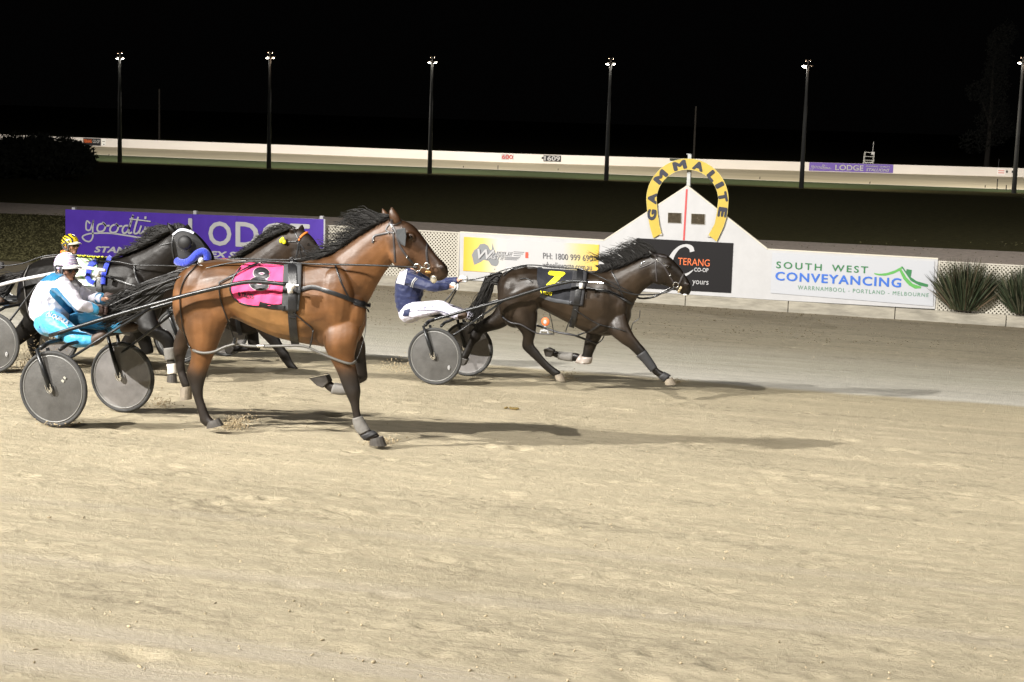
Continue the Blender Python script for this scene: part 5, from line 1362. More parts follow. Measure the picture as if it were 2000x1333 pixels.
o.ball(T.P(1288,537,-.058),(.12,.045,.12),B2); o.ball(T.P(1304,521,-.083),(.04,.02,.03),B2); o.ball(T.P(1342,556,-.04),(.035,.016,.03),B3)
ear(o,T,(1270,499),(1284,501),(1267,486),-.05,B3); ear(o,T,(1266,500),(1278,500),(1256,487),.05,B3)
o.ball(T.P(1175,590,-.15),(.17,.09,.26),B0); o.ball(T.P(1170,628,-.14),(.15,.08,.15),B1); o.ball(T.P(1208,600,-.08),(.11,.10,.16),B0)
o.ball(T.P(1005,575,-.14),(.19,.12,.25),B1); o.ball(T.P(1036,590,-.17),(.11,.07,.14),B1)
o.secs([(982,590,1048,590,.13,-.12,B1),(992,618,1050,615,.12,-.13,B1),(1008,638,1048,634,.095,-.14,B2),(1021,655,1046,651,.070,-.14,B2),(1020,670,1042,668,.055,-.14,B2),(1021,680,1044,676,.050,-.14,B3),(1032,692,1051,684,.040,-.14,B3),(1046,705,1060,696,.030,-.14,B3),(1060,719,1073,710,.028,-.14,B3),(1073,730,1087,721,.033,-.14,B3),(1081,737,1096,727,.034,-.14,B3)])
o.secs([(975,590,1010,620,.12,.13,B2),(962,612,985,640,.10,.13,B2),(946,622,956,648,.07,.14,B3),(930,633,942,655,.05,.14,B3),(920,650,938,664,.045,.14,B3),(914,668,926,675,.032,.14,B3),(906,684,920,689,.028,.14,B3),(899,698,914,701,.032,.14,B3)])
o.secs([(1184,608,1220,606,.05,-.09,B1),(1190,648,1228,634,.085,-.135,B1),(1210,668,1238,654,.065,-.15,B1),(1228,680,1248,667,.050,-.15,B2),(1242,693,1260,682,.046,-.15,B3),(1252,704,1268,694,.038,-.15,B3),(1264,718,1276,709,.028,-.15,B3),(1276,731,1288,722,.028,-.15,B3),(1287,738,1298,728,.034,-.15,B3),(1296,744,1308,735,.034,-.15,B3)])
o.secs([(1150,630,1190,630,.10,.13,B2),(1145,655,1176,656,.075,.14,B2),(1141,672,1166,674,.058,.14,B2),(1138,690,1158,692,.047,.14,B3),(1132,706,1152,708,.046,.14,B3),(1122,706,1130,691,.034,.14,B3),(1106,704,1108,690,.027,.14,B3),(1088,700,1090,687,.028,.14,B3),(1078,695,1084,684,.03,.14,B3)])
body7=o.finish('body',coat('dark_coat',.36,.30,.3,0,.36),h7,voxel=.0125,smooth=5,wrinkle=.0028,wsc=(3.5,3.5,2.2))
hoof(T,h7,(1086,742),(1105,745),(1083,734),(1098,729),-.14,hoof_pale)
hoof(T,h7,(1299,752),(1321,751),(1297,743),(1313,737),-.15,hoof_pale)
for pts_,m_ in (([(1063,682),(1072,679),(1083,684),(1079,697),(1067,696)],hoof_m),([(892,702),(901,697),(915,702),(908,714),(895,712)],hoof_m)):
    P=[T.P(*q,.14) for q in pts_]; b=MB(); b.prism([q-T.n*.05 for q in P],T.n*.1); b.build('hoof',m_,h7,bevel=.008)
sleeve('leg_bandage',boot_black,h7,T,[(1243,696,1261,684,.042),(1254,706,1269,696,.036),(1264,718,1277,708,.031),(1272,727,1283,718,.030)],-.15)
sleeve('leg_bandage',boot_black,h7,T,[(1286,738,1297,727,.036),(1298,746,1310,734,.038)],-.15)
sleeve('knee_boot',mat('boot_pale',(.30,.26,.23),.4),h7,T,[(1137,696,1157,698,.052),(1130,709,1152,711,.052),(1124,708,1134,692,.042)],.14)
sleeve('leg_boot',boot_grey,h7,T,[(1118,706,1120,690,.034),(1102,704,1104,689,.030),(1090,701,1092,687,.031)],.14)
D7=Drape(bvh_of([body7]),T,-.25)
b=MB(); q=D7.hit(1305,522,0) or T.P(1305,522,-.09); b.sphere(q,(.018,.012,.015),10,8); b.build('eye',mat('horse_eye',(.01,.007,.005),.08),h7,smooth=True)
b=MB(); q=D7.hit(1343,556,0) or T.P(1343,556,-.05); b.sphere(q,(.017,.006,.011),8,6); b.build('nostril',mat('nostril',(.02,.01,.008),.8),h7,smooth=True)
blackc=mat('black_cloth',(.007,.008,.013),.8,bump=.3,bscale=30)
b=MB(); D7.patch(b,[(1050,524),(1149,529),(1138,596),(1056,574)],.014,28,22,bot=[(1075,584),(1105,591)],wr=.007,left=[(1049,548)]); cl=b.build('saddlecloth',blackc,h7,smooth=True)
Dc=Drape(bvh_of([cl,body7]),T,-.27); yl=mat('yellow_print',(.88,.80,.02),.6)
b=MB(); Dc.text(b,'7',(1070,530),(1105,533),(1066,561),.006,off=.06,shear=.12); b.build('number',yl,cl)
b=MB(); Dc.text(b,'TROTS',(1061,569),(1079,571.5),(1060,575),.006,off=.02); Dc.strap(b,[(1056,568),(1058,573)],2,.006); b.build('lettering',yl,cl)
b=MB(); D7.patch(b,[(1120,530),(1148,530),(1139,598),(1112,594)],.022,8,14); pad=b.build('saddle_pad',mat('pad_black',(.022,.022,.025),.8,bump=.3,bscale=50),h7,smooth=True,solid=.006)
Dp=Drape(bvh_of([pad,body7,cl]),T,-.29)
b=MB(); Dp.strap(b,[(1133,524),(1131,560),(1126,592),(1122,615),(1116,640)],11,.010); b.build('girth',black_leather,h7,smooth=True)
b=MB(); Dp.strap(b,[(1056,577),(1080,586),(1116,592)],7,.008); b.build('cloth_band',mat('band_grey',(.07,.075,.085),.7),h7,smooth=True)
b=MB(); Dp.strap(b,[(1147,563),(1165,567),(1188,570),(1205,577),(1222,588),(1236,594)],5,.012); b.build('breast_collar',black_leather,h7,smooth=True)
b=MB(); Dp.strap(b,[(1195,532),(1206,552),(1212,570),(1218,584)],2.6,.010); Dp.cord(b,[(1123,604),(1140,616),(1156,626),(1172,634),(1205,642),(1222,648)],.006,.012); Dp.strap(b,[(1172,634),(1155,645),(1128,655)],3.5,.012)
Dp.cord(b,[(1029,521),(1000,528),(984,540)],.008,.01); Dp.cord(b,[(1016,546),(1030,545),(1040,552)],.005,.01); b.build('hip_strap',black_leather,h7,smooth=True)
b=MB()
b.tube(crom([T.P(*q) for q in [(980,618,-.16),(996,630,-.26),(1016,634,-.27),(1036,645,-.24),(1052,652,-.2),(1080,653,-.2)]],4),.008,8)
b.tube(crom([T.P(*q) for q in [(1048,636,.0),(1070,643,-.05),(1092,650,-.1),(1120,655,-.1),(1145,664,.05),(1166,672,.1)]],4),.013,8)
b.tube(crom([T.P(*q) for q in [(1166,672,.1),(1176,664,.1),(1180,655,.1)]],4),.007,8)
b.build('hobble',mat('hobble_dark',(.04,.04,.045),.4),h7,smooth=True)
b=MB(); b.tube(crom([T.P(*q) for q in [(1250,606,-.1),(1248,622,-.1),(1236,632,-.1),(1233,645,-.1)]],4),.005,6); b.tube(crom([T.P(*q) for q in [(1082,655,-.1),(1078,630,-.2),(1073,612,-.25)]],3),.005,6); b.tube(crom([T.P(*q) for q in [(1105,648,-.1),(1110,632,-.2),(1116,622,-.25)]],3),.006,6); b.build('hobble_hanger',black_leather,h7,smooth=True)
b=MB(); D7.strap(b,[(1278,498),(1284,508),(1296,520),(1308,540),(1318,556)],3,.006); D7.strap(b,[(1280,500),(1281,525),(1283,550)],2.4,.005); D7.strap(b,[(1278,498),(1290,500),(1302,503)],3,.006); D7.strap(b,[(1336,533),(1328,552),(1322,566)],3,.006); D7.strap(b,[(1284,508),(1270,516),(1250,524)],2.2,.006)
br=b.build('bridle',mat('bridle_leather',(.035,.03,.03),.4),h7,smooth=True)
b=MB()
for q in ((1284,508),(1286,511),(1297,515),(1308,539),(1310,538),(1254,515),(1250,521),(1258,512)):
    c=D7.hit(q[0],q[1],.012)
    if c: b.sphere(c,.009,6,5)
ring_strap(b,T.P(1320,557,-.10),T.n,.032,.006); b.build('bit',chrome,br,smooth=True)
b=MB(); D7.strap(b,[(1331,560),(1325,571)],4,.008); b.build('nose_band',mat('tan_tape2',(.6,.48,.3),.5),br)
b=MB(); b.sphere(T.P(1338,576,-.02),(.03,.03,.012),8,6); b.build('tongue_tie',mat('clip_white',(.75,.75,.72),.4),br,smooth=True)
rs=random.Random(8); H=T.h
crest=[T.P(x,y,0) for x,y in [(1282,494),(1262,499),(1240,509),(1215,520),(1190,527),(1172,529)]]
b=MB()
hair(b,crest[:5],lambda t,r_:[Vector((0,0,0)),H*-.04+Z*.06,H*-.12+Z*.11,H*-.22+Z*(.13+r_.uniform(-.06,.05)),H*-.33+Z*(.10+r_.uniform(-.10,.08))],330,rs,(.5,1.05),.0065,.03)
hair(b,crest,lambda t,r_:[Vector((0,0,0)),H*-.03+Z*.05,H*-.09+Z*.05,H*-.14+Z*.03],230,rs,(.3,.9),.009,.02)
hair(b,crest,lambda t,r_:[Vector((0,0,0)),H*-.03+T.n*-.05,H*-.08+T.n*-.09-Z*.04],260,rs,(.4,1.0),.010,.02)
b.build('mane',hair_black,h7,smooth=True)
b=MB(); dock=[T.P(980,536,0),T.P(974,545,0),T.P(972,555,0)]
e1,e2,e3_=[T.P(*q,0)-dock[1] for q in ((955,552),(943,580),(925,622))]
hair(b,dock,lambda t,r_:[Vector((0,0,0)),e1*.5+Z*.03,e1+Z*.02+H*r_.uniform(-.05,.05),e2+H*r_.uniform(-.07,.09),e3_+H*r_.uniform(-.10,.10)+Z*r_.uniform(-.1,.1)],600,rs,(.6,1.08),.011,.04,6)
b.build('tail',hair_black,h7,smooth=True)
s7,_=sulky(T,'black racing sulky behind the leading number 7 horse',[(839,627,-.33),(910,607,-.35),(986,586,-.37),(1060,563,-.37),(1111,551,-.37),(1125,550,-.37),(1150,551,-.37)],[(847,678,-.60),(900,646,-.5),(986,586,-.37)],wheel_scale=.99)
b=MB(); b.tube([T.P(1142,551,-.37),T.P(1179,553,-.37)],.012,8); b.build('shaft_tip',chrome,s7)
b=MB(); b.tube([T.P(1135,553,-.385),T.P(1135,564,-.385)],.024,10); b.build('shaft_clip',mat('clip_white',(.75,.75,.72),.4),s7,smooth=True)
b=MB(); P=[T.P(*q) for q in [(892,561,-.12),(900,548,-.05),(925,546,-.04),(960,537,-.04),(990,526,-.04),(1030,518,-.04),(1080,522,-.05),(1130,526,-.06)]]; b.tube(crom(P,4),.008,6)
P=[T.P(*q) for q in [(1179,553,-.34),(1195,560,-.3),(1212,568,-.24),(1236,575,-.2),(1262,576,-.16),(1284,575,-.14),(1305,570,-.13),(1319,560,-.12)]]; b.tube(crom(P,4),.009,6)
P=[T.P(*q) for q in [(1236,576,.1),(1250,583,.1),(1275,581,.1),(1296,571,.1),(1316,560,.1)]]; b.tube(crom(P,4),.012,6)
P=[T.P(*q) for q in [(1135,526,-.05),(1180,545,-.26),(1236,573,-.2)]]; b.tube(crom(P,4),.006,6)
b.build('rein',black_leather,h7,smooth=True)
b=MB(); P=[T.P(*q) for q in [(892,561,-.12),(882,574,-.14),(868,590,-.16),(856,598,-.16)]]; b.tube(crom(P,4),.009,6); P=[T.P(*q) for q in [(894,562,-.1),(884,580,-.12),(872,602,-.12)]]; b.tube(crom(P,4),.009,6); b.build('rein',black_leather,h7,smooth=True)
navyf=fabric('navy_silks',(.010,.017,.070)); wtr=fabric('white_trousers',(.70,.68,.80)); wgl=mat('white_glove',(.55,.55,.54),.6)
NAVY=dict(fa=(.95,-.2,.02))
def seated_driver(T,dx,dy,label,jm,tm,gl,hm,ht,collar=None,s=1.0,cx=0,cy=0,goggles=False,face=(.95,-.25,-.05)):
    def q(x,y,l): return T.P(cx+(x-cx)*s+dx,cy+(y-cy)*s+dy,l)
    secs=[tuple([cx+(a-cx)*s+dx,cy+(b_-cy)*s+dy,cx+(c-cx)*s+dx,cy+(d-cy)*s+dy,w_]) for a,b_,c,d,w_ in [(790,529,816,531,.12),(778,543,826,549,.19),(774,566,825,571,.19),(774,588,821,591,.17),(779,606,824,605,.165),(786,619,822,613,.16)]]
    return make_person(T,label,q(813,507,-.02),dict(neck=q(805,530,0),hip=q(801,611,0),secs=secs),
     [(q(800,546,-.18),q(843,560,-.22),q(878,560,-.13),q(897,561,-.10)),(q(812,542,.17),q(855,552,.2),q(896,548,.08),q(912,545,.05))],
     [(q(802,609,-.11),q(860,600,-.2),q(896,617,-.22),q(910,614,-.22)),(q(808,607,.10),q(868,604,.2),q(926,619,.2),q(943,610,.2))],jm,tm,brown,gl,hm,ht,collar=collar,goggles=goggles,face=face)
r7,bD,jD,tD=seated_driver(T7,0,0,'driver in navy silks with white trousers and gloves in the leading sulky',navyf,wtr,wgl,mat('helmet_navy',(.02,.03,.12),.3),mat('peak_white',(.6,.6,.58),.4))
T=T7; DD=Drape(bvh_of([jD]),T,-.25)
b=MB(); DD.patch(b,[(781,531),(796,527),(790,556),(775,552)],.006,8,10); b.build('shoulder_panel',mat('silk_white',(.70,.69,.76),.6),r7,smooth=True)
b=MB(); DD.strap(b,[(812,543),(806,550),(803,560)],2,.006); DD.strap(b,[(815,545),(809,551),(806,561)],1.2,.006); DD.strap(b,[(775,553),(790,557)],1.2,.007); b.build('sleeve_band',white_paint,r7,smooth=True)
DT=Drape(bvh_of([tD]),T,-.25)
b=MB(); DT.text(b,'Jorgn Sa',(816,600),(846,596),(816.5,606),.004,shear=.4); b.build('trouser_lettering',mat('print_navy',(.05,.05,.15),.6),tD)
b=MB(); DT.strap(b,[(800,609),(830,606),(860,608),(885,617)],1.,.004); DT.patch(b,[(790,606),(802,603),(798,618),(787,617)],.005,6,6); b.build('side_piping',navyf,tD)

# ---------------------------------------------------------------- black horse with blue noseband
T=TB; hB=rm(T,200,740,'black horse with bright blue noseband and blinker hood, behind the nearest driver')
K1=(.030,.026,.023); K2=(.018,.016,.014); K0=(.055,.045,.038)
o=Org(T)
o.secs([(44,548,44,590,.09,0,K1),(52,528,50,615,.18,0,K1),(68,512,66,632,.25,0,K1),(95,504,92,630,.27,0,K1),(130,501,130,615,.27,0,K1),(165,502,165,622,.26,0,K1),(200,504,200,636,.26,0,K1),(235,502,238,648,.26,0,K1),(262,500,268,650,.24,0,K0),(285,512,292,640,.19,0,K0),(300,535,308,620,.13,0,K0)])
o.secs([(240,500,290,630,.16,0,K0),(262,491,310,596,.14,0,K0),(285,483,325,565,.125,0,K0),(305,473,336,542,.11,0,K0),(322,462,344,525,.095,0,K0),(334,454,350,516,.085,0,K0)])
o.secs([(330,456,334,506,.075,0,K0),(345,449,342,512,.09,0,K1),(360,447,355,515,.10,0,K2),(376,451,368,517,.10,0,K2),(390,462,380,520,.085,0,K2),(401,474,390,524,.068,0,K2),(410,486,399,527,.06,0,K2),(416,498,407,528,.055,0,K2),(418,508,412,526,.04,0,K2)])
o.ball(T.P(358,500,-.06),(.12,.045,.12),K1)
ear(o,T,(333,456),(346,454),(327,434),-.05,K1); ear(o,T,(362,450),(375,455),(366,437),.05,K1)
o.ball(T.P(262,580,-.15),(.17,.10,.27),K0); o.ball(T.P(290,590,-.06),(.12,.10,.16),K0); o.ball(T.P(72,575,-.14),(.18,.12,.26),K1)
o.secs([(52,590,110,600,.13,-.12,K1),(48,618,92,632,.11,-.13,K1),(32,640,66,656,.075,-.14,K1),(16,664,40,674,.05,-.14,K1),(2,686,22,692,.042,-.14,K1),(-10,702,6,708,.032,-.14,K1),(-24,716,-8,722,.03,-.14,K1)])
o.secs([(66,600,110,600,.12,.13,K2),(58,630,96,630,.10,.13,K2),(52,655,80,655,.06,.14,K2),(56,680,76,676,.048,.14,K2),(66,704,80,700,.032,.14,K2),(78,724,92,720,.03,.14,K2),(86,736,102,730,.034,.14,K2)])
o.secs([(260,605,300,605,.05,-.09,K1),(272,645,312,636,.085,-.15,K1),(298,660,330,648,.06,-.15,K1),(316,672,340,664,.048,-.15,K1),(321,686,341,684,.045,-.15,K1),(325,704,340,702,.03,-.15,K1),(328,718,343,716,.03,-.15,(.55,.5,.42)),(328,732,344,730,.034,-.15,(.55,.5,.42))])
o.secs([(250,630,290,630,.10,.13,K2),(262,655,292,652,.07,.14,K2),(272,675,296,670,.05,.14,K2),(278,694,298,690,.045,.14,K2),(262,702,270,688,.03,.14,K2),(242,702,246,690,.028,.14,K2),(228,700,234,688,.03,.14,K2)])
bodyB=o.finish('body',coat('black_coat',.38,.16,.2,0,.17),hB,voxel=.0125,smooth=5,wrinkle=.0028,wsc=(3.5,3.5,2.2))
hoof(T,hB,(326,750),(346,750),(328,733),(344,731),-.15,hoof_m); hoof(T,hB,(-34,734),(-14,736),(-26,720),(-10,724),-.14,hoof_m); hoof(T,hB,(88,748),(108,748),(86,736),(102,732),.14,hoof_m)
P=[T.P(*q,.14) for q in [(212,690),(224,686),(236,690),(232,702),(218,702)]]; b=MB(); b.prism([q-T.n*.05 for q in P],T.n*.1); b.build('hoof',hoof_m,hB,bevel=.008)
sleeve('sock',sock,hB,T,[(326,712,342,710,.031),(328,722,343,720,.032),(328,731,344,729,.036)],-.15,grow=.003)
sleeve('leg_boot',boot_grey,hB,T,[(321,680,342,678,.046),(322,692,341,690,.042),(324,704,341,702,.035)],-.15)
DB=Drape(bvh_of([bodyB]),T,-.25)
bluep=mat('blue_fleece',(.02,.045,.52),.9,bump=.8,bscale=60,sheen=.5); stripe=bpy.data.materials.new('striped_cloth'); stripe.use_nodes=True; nt=stripe.node_tree; b_=nt.nodes['Principled BSDF']; b_.inputs['Roughness'].default_value=.8
tc=nd(nt,'ShaderNodeTexCoord'); wv=nd(nt,'ShaderNodeTexWave'); wv.bands_direction='DIAGONAL'; wv.inputs['Scale'].default_value=5.5; wv.inputs['Distortion'].default_value=.6; nt.links.new(tc.outputs['Object'],wv.inputs[0])
cr=nd(nt,'ShaderNodeValToRGB'); e=cr.color_ramp.elements; e[0].position=.25; e[0].color=(.28,.50,.30,1); e[1].position=.5; e[1].color=(.72,.76,.70,1); nt.links.new(wv.outputs['Fac'],cr.inputs[0]); nt.links.new(cr.outputs[0],b_.inputs['Base Color'])
b=MB(); DB.patch(b,[(112,505),(192,507),(186,560),(118,554)],.014,24,16,wr=.006); cl=b.build('saddlecloth',stripe,hB,smooth=True)
DBc=Drape(bvh_of([bodyB,cl]),T,-.27)
b=MB(); DBc.strap(b,[(150,563),(170,565),(200,566)],10,.010); b.build('cloth_band',mat('band_black',(.03,.03,.032),.7),hB,smooth=True)
b=MB(); DBc.strap(b,[(191,513),(178,520),(174,545),(186,554)],10,.022,th=.02); DBc.strap(b,[(216,505),(209,522),(204,540),(203,556)],9,.022,th=.02); b.build('girth_pad',bluep,hB,smooth=True)
b=MB(); DBc.strap(b,[(199,506),(197,530),(194,560),(196,600),(198,640)],10,.018); b.build('girth',black_leather,hB,smooth=True)
b=MB(); DBc.strap(b,[(150,501),(170,503),(190,505),(212,506)],3.5,.012); b.build('back_strap',black_leather,hB,smooth=True)
b=MB()
for k in range(15):
    x=151+k*4.6; y=500+k*.35; DBc.strap(b,[(x,y+(1 if k%2 else -1)),(x+3.2,y+(-1 if k%2 else 1))],1.8,.022,curve=False)
b.build('back_strap_trim',yl,hB)
b=MB(); DBc.strap(b,[(205,539),(222,546),(240,552),(262,559),(285,565),(305,568)],4,.012); DBc.strap(b,[(263,518),(264,535),(270,552),(274,560)],3.2,.012); b.build('breast_collar',black_leather,hB,smooth=True)
b=MB(); DBc.strap(b,[(272,560),(284,563)],6,.016); b.build('collar_pad',bluep,hB)
b=MB(); DBc.cord(b,[(58,520),(42+6,545),(50,570),(54,600),(62,625)],.007,.012); DBc.cord(b,[(80,507),(110,503),(150,502)],.008,.01); b.build('hip_strap',mat('strap_grey',(.10,.095,.09),.5),hB,smooth=True)
# hood, blinker cup, browband, blue noseband
b=MB(); DB.patch(b,[(340,455),(380,458),(404,492),(350,508)],.008,14,12,top=[(358,452)],right=[(394,474)]); hood=b.build('blinker_hood',mat('hood_black',(.010,.010,.011),.7),hB,smooth=True)
b=MB(); c=T.P(361,474,-.155); b.sphere(c,(.085,.05,.08),14,10); b.build('blinker_cup',mat('cup_black',(.010,.010,.011),.6),hood,smooth=True)
b=MB()
for i in range(26):
    a=6.283*i/26; 
    if i%7==3: continue
    b.sphere(c+T.h*math.cos(a)*.10+Vector((0,0,math.sin(a)*.095))-T.n*.01,.0038,5,4)
b.build('stud',chrome,hood)
b=MB(); Dh=Drape(bvh_of([bodyB,hood]),T,-.2); Dh.strap(b,[(338,459),(346,453),(357,450),(370,453),(378,457)],4,.010); b.build('brow_band',mat('brow_silver',(.6,.62,.7),.4),hB,smooth=True)
b=MB(); P=[T.P(*q) for q in [(346,510,-.09),(353,514,-.115),(366,513,-.125),(377,505,-.125),(386,496,-.115),(397,492,-.09),(404,498,-.07),(405,507,-.06)]]; b.tube(crom(P,5),[.045]*36,12); b.build('nose_band',bluep,hB,smooth=True)
b=MB(); b.sphere(T.P(392,508,-.10),(.035,.03,.04),10,8); b.build('rosette',mat('fluff_white',(.7,.7,.7),.9,bump=.8,bscale=60),hB,smooth=True)
b=MB(); P=[T.P(*q) for q in [(75,540,-.2),(150,515,-.12),(221,511,-.2),(264,518,-.22),(308,519,-.2),(340,520,-.15),(366,519,-.14),(385,516,-.12)]]; b.tube(crom(P,4),.009,6)
P=[T.P(*q) for q in [(-10,520,0),(40,516,-.02),(90,500,-.02),(150,498,0),(205,502,0)]]; b.tube(crom(P,4),.008,6); b.build('rein',black_leather,hB,smooth=True)
b=MB(); Dh.strap(b,[(338,462),(336,480),(340,505)],3,.008); Dh.strap(b,[(338,474),(325,477),(312,480)],2.5,.008); b.build('bridle',black_leather,hB,smooth=True)
b=MB(); rs=random.Random(12); H=T.h
crest=[T.P(x,y,0) for x,y in [(342,450),(330,456),(315,466),(298,476),(278,485),(258,492),(242,499)]]
hair(b,crest,lambda t,r_:[v_*(1-.7*t) for v_ in (Vector((0,0,0)),H*-.05+Z*.04,H*-.14+Z*.05,H*-.25+Z*(.03+r_.uniform(-.05,.05)),H*-.36+Z*(.0+r_.uniform(-.08,.08)))],420,rs,(.4,1.1),.009,.03)
hair(b,crest,lambda t,r_:[Vector((0,0,0)),H*-.03+T.n*-.05,H*-.1+T.n*-.09-Z*.03,H*-.16+T.n*-.1-Z*.05],300,rs,(.4,1.0),.011,.02)
hair(b,[T.P(x,y,0) for x,y in [(340,450),(352,445),(362,447)]],lambda t,r_:[Vector((0,0,0)),H*-.02+Z*.04,H*-.06+Z*.05],60,rs,(.4,1.0),.010,.02)
b.build('mane',hair_black,hB,smooth=True)
b=MB(); dock=[T.P(50,532,0),T.P(45,545,0)]; e1,e2=[T.P(*q,0)-dock[1] for q in ((10,560),(-40,575))]
hair(b,dock,lambda t,r_:[Vector((0,0,0)),e1*.5+Z*.03,e1+Z*r_.uniform(-.12,.08),e2+Z*r_.uniform(-.16,.12)],420,rs,(.6,1.08),.012,.05,6); b.build('tail',hair_black,hB,smooth=True)
whitem=mat('white_wrap',(.62,.62,.66),.5,bump=.4,bscale=60)
sB,_=sulky(T,'sulky half out of frame at the left edge with pale wrapped shafts',[(-20,562,-.36),(0,557,-.37),(40,547,-.37),(92,537,-.37),(140,527,-.37),(166,523.5,-.37),(206,529,-.37)],[(-14,665,-.60),(20,626,-.5),(70,560,-.42),(92,538,-.38)],shaft_m=whitem)
b=MB(); b.tube([T.P(190,529,-.39),T.P(190,541,-.39)],.028,10); b.build('shaft_clip',mat('clip_white',(.75,.75,.72),.4),sB,smooth=True)
seated_driver(TB,-905,-27,'driver at the left edge of frame with only blue trousered legs showing',mat('royal_silks',(.03,.08,.4),.6),fabric('blue_trousers',(.03,.17,.55)),blackg,mat('helmet_blue',(.03,.08,.4),.3),mat('peak_white',(.6,.6,.58),.4))

# ---------------------------------------------------------------- brown horse with orange browband
T=TC; hC=rm(T,400,730,'brown horse with orange browband, mostly hidden behind the pink clothed horse')
C1=(.075,.045,.026); C2=(.04,.026,.017); C3=(.022,.017,.013)
o=Org(T)
o.secs([(266,520,266,560,.09,0,C2),(276,506,276,595,.18,0,C2),(300,500,300,612,.25,0,C2),(330,499,330,612,.27,0,C2),(370,502,370,605,.26,0,C2),(410,505,412,622,.26,0,C3),(445,506,450,646,.26,0,C3),(478,503,484,654,.24,0,C2),(500,502,508,645,.19,0,C2),(514,520,522,625,.13,0,C2)])
o.secs([(470,502,512,615,.15,0,C1),(490,492,528,585,.135,0,C1),(510,479,543,560,.12,0,C1),(531,466,556,540,.105,0,C1),(549,455,566,525,.09,0,C1),(562,449,573,516,.08,0,C1)])
o.secs([(558,452,560,505,.075,0,C1),(572,446,566,512,.085,0,C1),(588,447,578,516,.097,0,C2),(601,455,590,519,.095,0,C2),(612,466,600,522,.08,0,C2),(621,479,608,524,.064,0,C2),(629,491,617,527,.056,0,C2),(635,501,624,530,.052,0,C2),(638,511,631,530,.038,0,C3)])
o.ball(T.P(583,500,-.06),(.12,.045,.12),C1)
ear(o,T,(566,452),(580,450),(569,444),-.05,C2); ear(o,T,(584,449),(594,452),(590,438),.05,C2)
o.ball(T.P(478,580,-.14),(.16,.10,.25),C1); o.ball(T.P(290,565,-.14),(.18,.12,.25),C2)
o.secs([(275,590,330,600,.13,-.12,C2),(268,620,310,625,.10,-.13,C2),(250,645,282,652,.065,-.14,C3),(238,664,262,668,.048,-.14,C3),(226,684,244,688,.034,-.14,C3),(214,700,230,704,.03,-.14,C3)])
o.secs([(290,600,340,600,.12,.13,C3),(292,630,330,626,.085,.13,C3),(298,654,324,650,.058,.14,C3),(302,672,322,668,.045,.14,C3),(312,694,326,690,.03,.14,C3),(322,712,336,706,.03,.14,C3)])
o.secs([(488,620,525,615,.10,-.15,C2),(504,648,534,640,.075,-.15,C2),(522,668,545,660,.055,-.15,C3),(536,684,554,677,.048,-.15,C3),(546,698,564,690,.044,-.15,C3),(556,712,570,704,.03,-.15,C3),(566,725,580,717,.03,-.15,C3),(573,736,590,727,.034,-.15,C3)])
o.secs([(470,620,505,620,.09,.13,C3),(478,645,504,645,.065,.14,C3),(484,668,506,668,.05,.14,C3),(484,684,506,686,.045,.14,C3),(472,688,478,676,.03,.14,C3),(456,688,460,676,.028,.14,C3)])
bodyC=o.finish('body',coat('brown_coat',.40,.22,.25,0,.32),hC,voxel=.013,smooth=5)
hoof(T,hC,(576,745),(600,746),(575,735),(592,729),-.15,hoof_pale); hoof(T,hC,(206,712),(224,716),(212,702),(228,706),-.14,hoof_m); hoof(T,hC,(322,726),(340,726),(322,712),(337,708),.14,hoof_m)
P=[T.P(*q,.14) for q in [(440,676),(452,672),(460,680),(456,692),(444,690)]]; b=MB(); b.prism([q-T.n*.05 for q in P],T.n*.1); b.build('hoof',hoof_m,hC,bevel=.008)
DC=Drape(bvh_of([bodyC]),T,-.25)
b=MB(); q=DC.hit(602,478,0) or T.P(602,478,-.09); b.sphere(q,(.02,.012,.016),8,6); b.build('eye',mat('horse_eye',(.01,.007,.005),.08),hC,smooth=True)
b=MB(); DC.strap(b,[(584,470),(588,463),(595,457),(602,454)],3.4,.010,th=.012); b.build('brow_band',mat('orange_band',(.80,.20,.02),.6),hC,smooth=True)
b=MB(); DC.strap(b,[(574,450),(580,462),(583,475),(580,495),(576,512)],2.6,.008); DC.strap(b,[(583,474),(592,485),(600,500),(606,515)],2.6,.008); DC.strap(b,[(580,472),(562,473),(552,471)],2.2,.008); DC.strap(b,[(584,472),(586,490),(590,510)],2,.008); b.build('bridle',black_leather,hC,smooth=True)
b=MB()
for q in ((582,470),(584,476),(593,491),(586,466)): 
    c=DC.hit(q[0],q[1],.014); 
    if c: b.sphere(c,.012,6,5)
b.build('bridle_stud',chrome,hC)
b=MB(); 
for q in ((549,471),(552,468),(555,473)): b.sphere(T.P(*q,-.12),(.028,.02,.03),8,6)
b.build('ribbon',yl,hC,smooth=True)
b=MB(); DC.strap(b,[(455,500),(460,520),(462,560),(464,620),(470,655)],9,.015); b.build('girth',black_leather,hC,smooth=True)
b=MB(); DC.patch(b,[(400,505),(455,505),(452,580),(404,575)],.014,12,10); b.build('saddlecloth',mat('orange_cloth',(.75,.16,.03),.7),hC,smooth=True)
b=MB(); P=[T.P(*q) for q in [(200,545,-.1),(330,505,-.1),(450,508,-.06),(500,512,-.2),(560,520,-.16),(605,516,-.13)]]; b.tube(crom(P,4),.009,6); b.build('rein',black_leather,hC,smooth=True)
b=MB(); H=T.h; crest=[T.P(x,y,0) for x,y in [(576,446),(562,450),(546,457),(528,467),(508,480),(488,492),(470,502)]]
hair(b,crest,lambda t,r_:[v_*(1-.6*t) for v_ in (Vector((0,0,0)),H*-.05+Z*.03,H*-.13+Z*.04,H*-.24+Z*(.01+r_.uniform(-.05,.05)),H*-.34+Z*(-.03+r_.uniform(-.06,.06)))],380,rs,(.4,1.1),.009,.03)
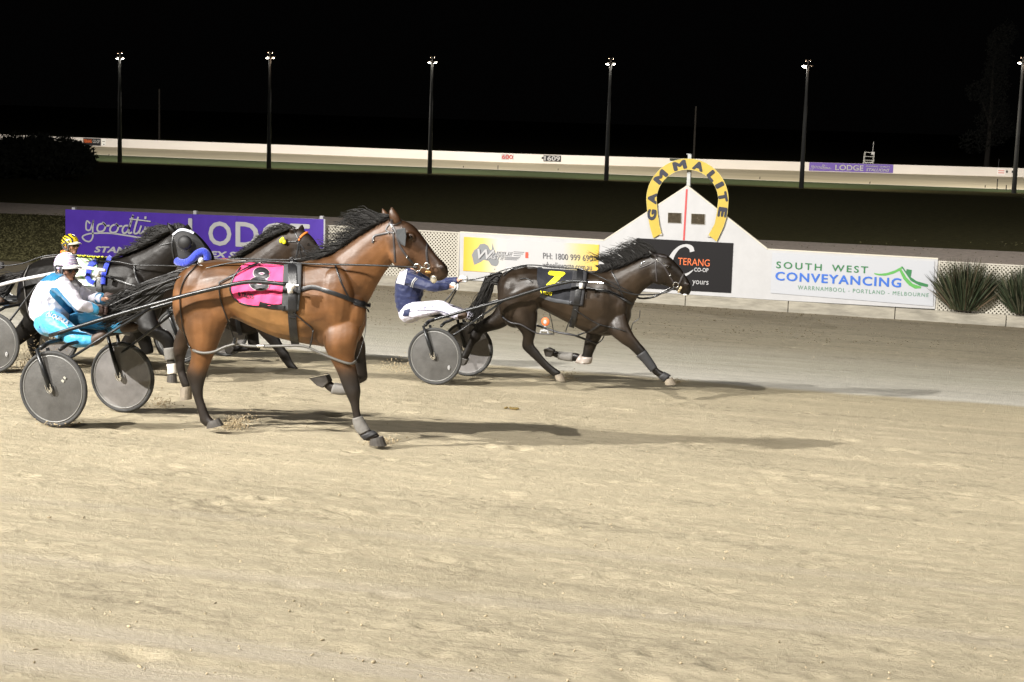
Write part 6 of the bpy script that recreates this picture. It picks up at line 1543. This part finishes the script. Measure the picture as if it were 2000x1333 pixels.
hair(b,crest,lambda t,r_:[Vector((0,0,0)),H*-.03+T.n*-.05,H*-.1+T.n*-.09-Z*.03,H*-.15+T.n*-.1-Z*.05],300,rs,(.4,1.0),.011,.02)
b.build('mane',hair_black,hC,smooth=True)
b=MB(); dock=[T.P(272,508,0),T.P(266,520,0)]; e1,e2=[T.P(*q,0)-dock[1] for q in ((240,545),(215,590))]
hair(b,dock,lambda t,r_:[Vector((0,0,0)),e1*.5+Z*.03,e1+Z*r_.uniform(-.06,.06),e2+Z*r_.uniform(-.1,.1)],260,rs,(.6,1.08),.012,.05,6); b.build('tail',hair_black,hC,smooth=True)
sulky(T,'black sulky hidden behind the white clad driver, pulled by the brown horse',[T.L(-.05,-.33,.80),T.L(.5,-.35,.98),T.L(.95,-.37,1.12),T.L(1.5,-.37,1.26),T.L(1.8,-.37,1.30),T.L(2.2,-.37,1.30)],[T.L(0,-.6,.5),T.L(.95,-.37,1.12)])
checky=bpy.data.materials.new('yellow_black_check'); checky.use_nodes=True; nt=checky.node_tree; b_=nt.nodes['Principled BSDF']; b_.inputs['Roughness'].default_value=.7
tc=nd(nt,'ShaderNodeTexCoord'); ck=nd(nt,'ShaderNodeTexChecker'); ck.inputs['Scale'].default_value=14; ck.inputs[1].default_value=(.82,.66,.03,1); ck.inputs[2].default_value=(.80,.70,.12,1); nt.links.new(tc.outputs['Object'],ck.inputs[0]); nt.links.new(ck.outputs[0],b_.inputs['Base Color'])
seated_driver(TC,138-813,479-507,'driver with yellow and black helmet and orange collar beyond the black horse',checky,mat('dark_trousers',(.03,.03,.04),.7),blackg,helC,mat('peak_yellow',(.5,.5,.42),.4),collar=mat('orange_collar',(.85,.18,.02),.6),s=.90,cx=813,cy=507,goggles=True,face=(.95,-.2,-.1))

# ---------------------------------------------------------------- sand thrown up by hooves and wheels
grain=mat('sand_grain',(.40,.32,.20),.9,var=.3,vscale=60)
def spray(px,py,n,sx,sy,depth,label,seed,lean=0.,ground=True,dens=None):
    rs=random.Random(seed); p0=ony(px,py,depth) if depth else gnd(px,py); b=MB()
    for k in range(n):
        u=rs.gauss(0,1)*.45; v=abs(rs.gauss(0,1))*.5; x=p0+T8.h*(u*sx+v*lean)+Vector((0,rs.gauss(0,.08),0)); x.z=gz(x.y)+v*sy+.01
        r_=rs.uniform(.003,.009); b.sphere(x,(r_,r_,r_*.8),5,4)
    tag(b.build('sand_spray',grain,org=p0),label,'sand spray','sand kicked up by hooves and wheels',kind='stuff')
spray(445,838,420,.18,.12,None,'cone of sand thrown up in front of the hind hoof of the pink clothed horse',1,.15)
spray(62,722,500,.35,.30,None,'sand spraying up behind the nearest sulky wheel at the left',2,.1)
spray(775,728,260,.35,.22,None,'sand flung up behind the leading sulky',3,.25)
spray(1092,742,260,.25,.08,None,'sand kicked up around the hind hoof of the leading horse',4,.1)
spray(110,832,140,.2,.05,None,'sand ridge flicked up at the foot of the nearest sulky wheel',6,.1)
spray(735,868,240,.12,.05,None,'sand pushed up around the fore hoof of the pink clothed horse',7,.1)
spray(1310,750,200,.12,.05,None,'sand pushed up around the fore hoof of the leading horse',8,.1)
spray(305,795,160,.18,.12,None,'sand clinging and flying off the far wheel of the nearest sulky',5,.1)
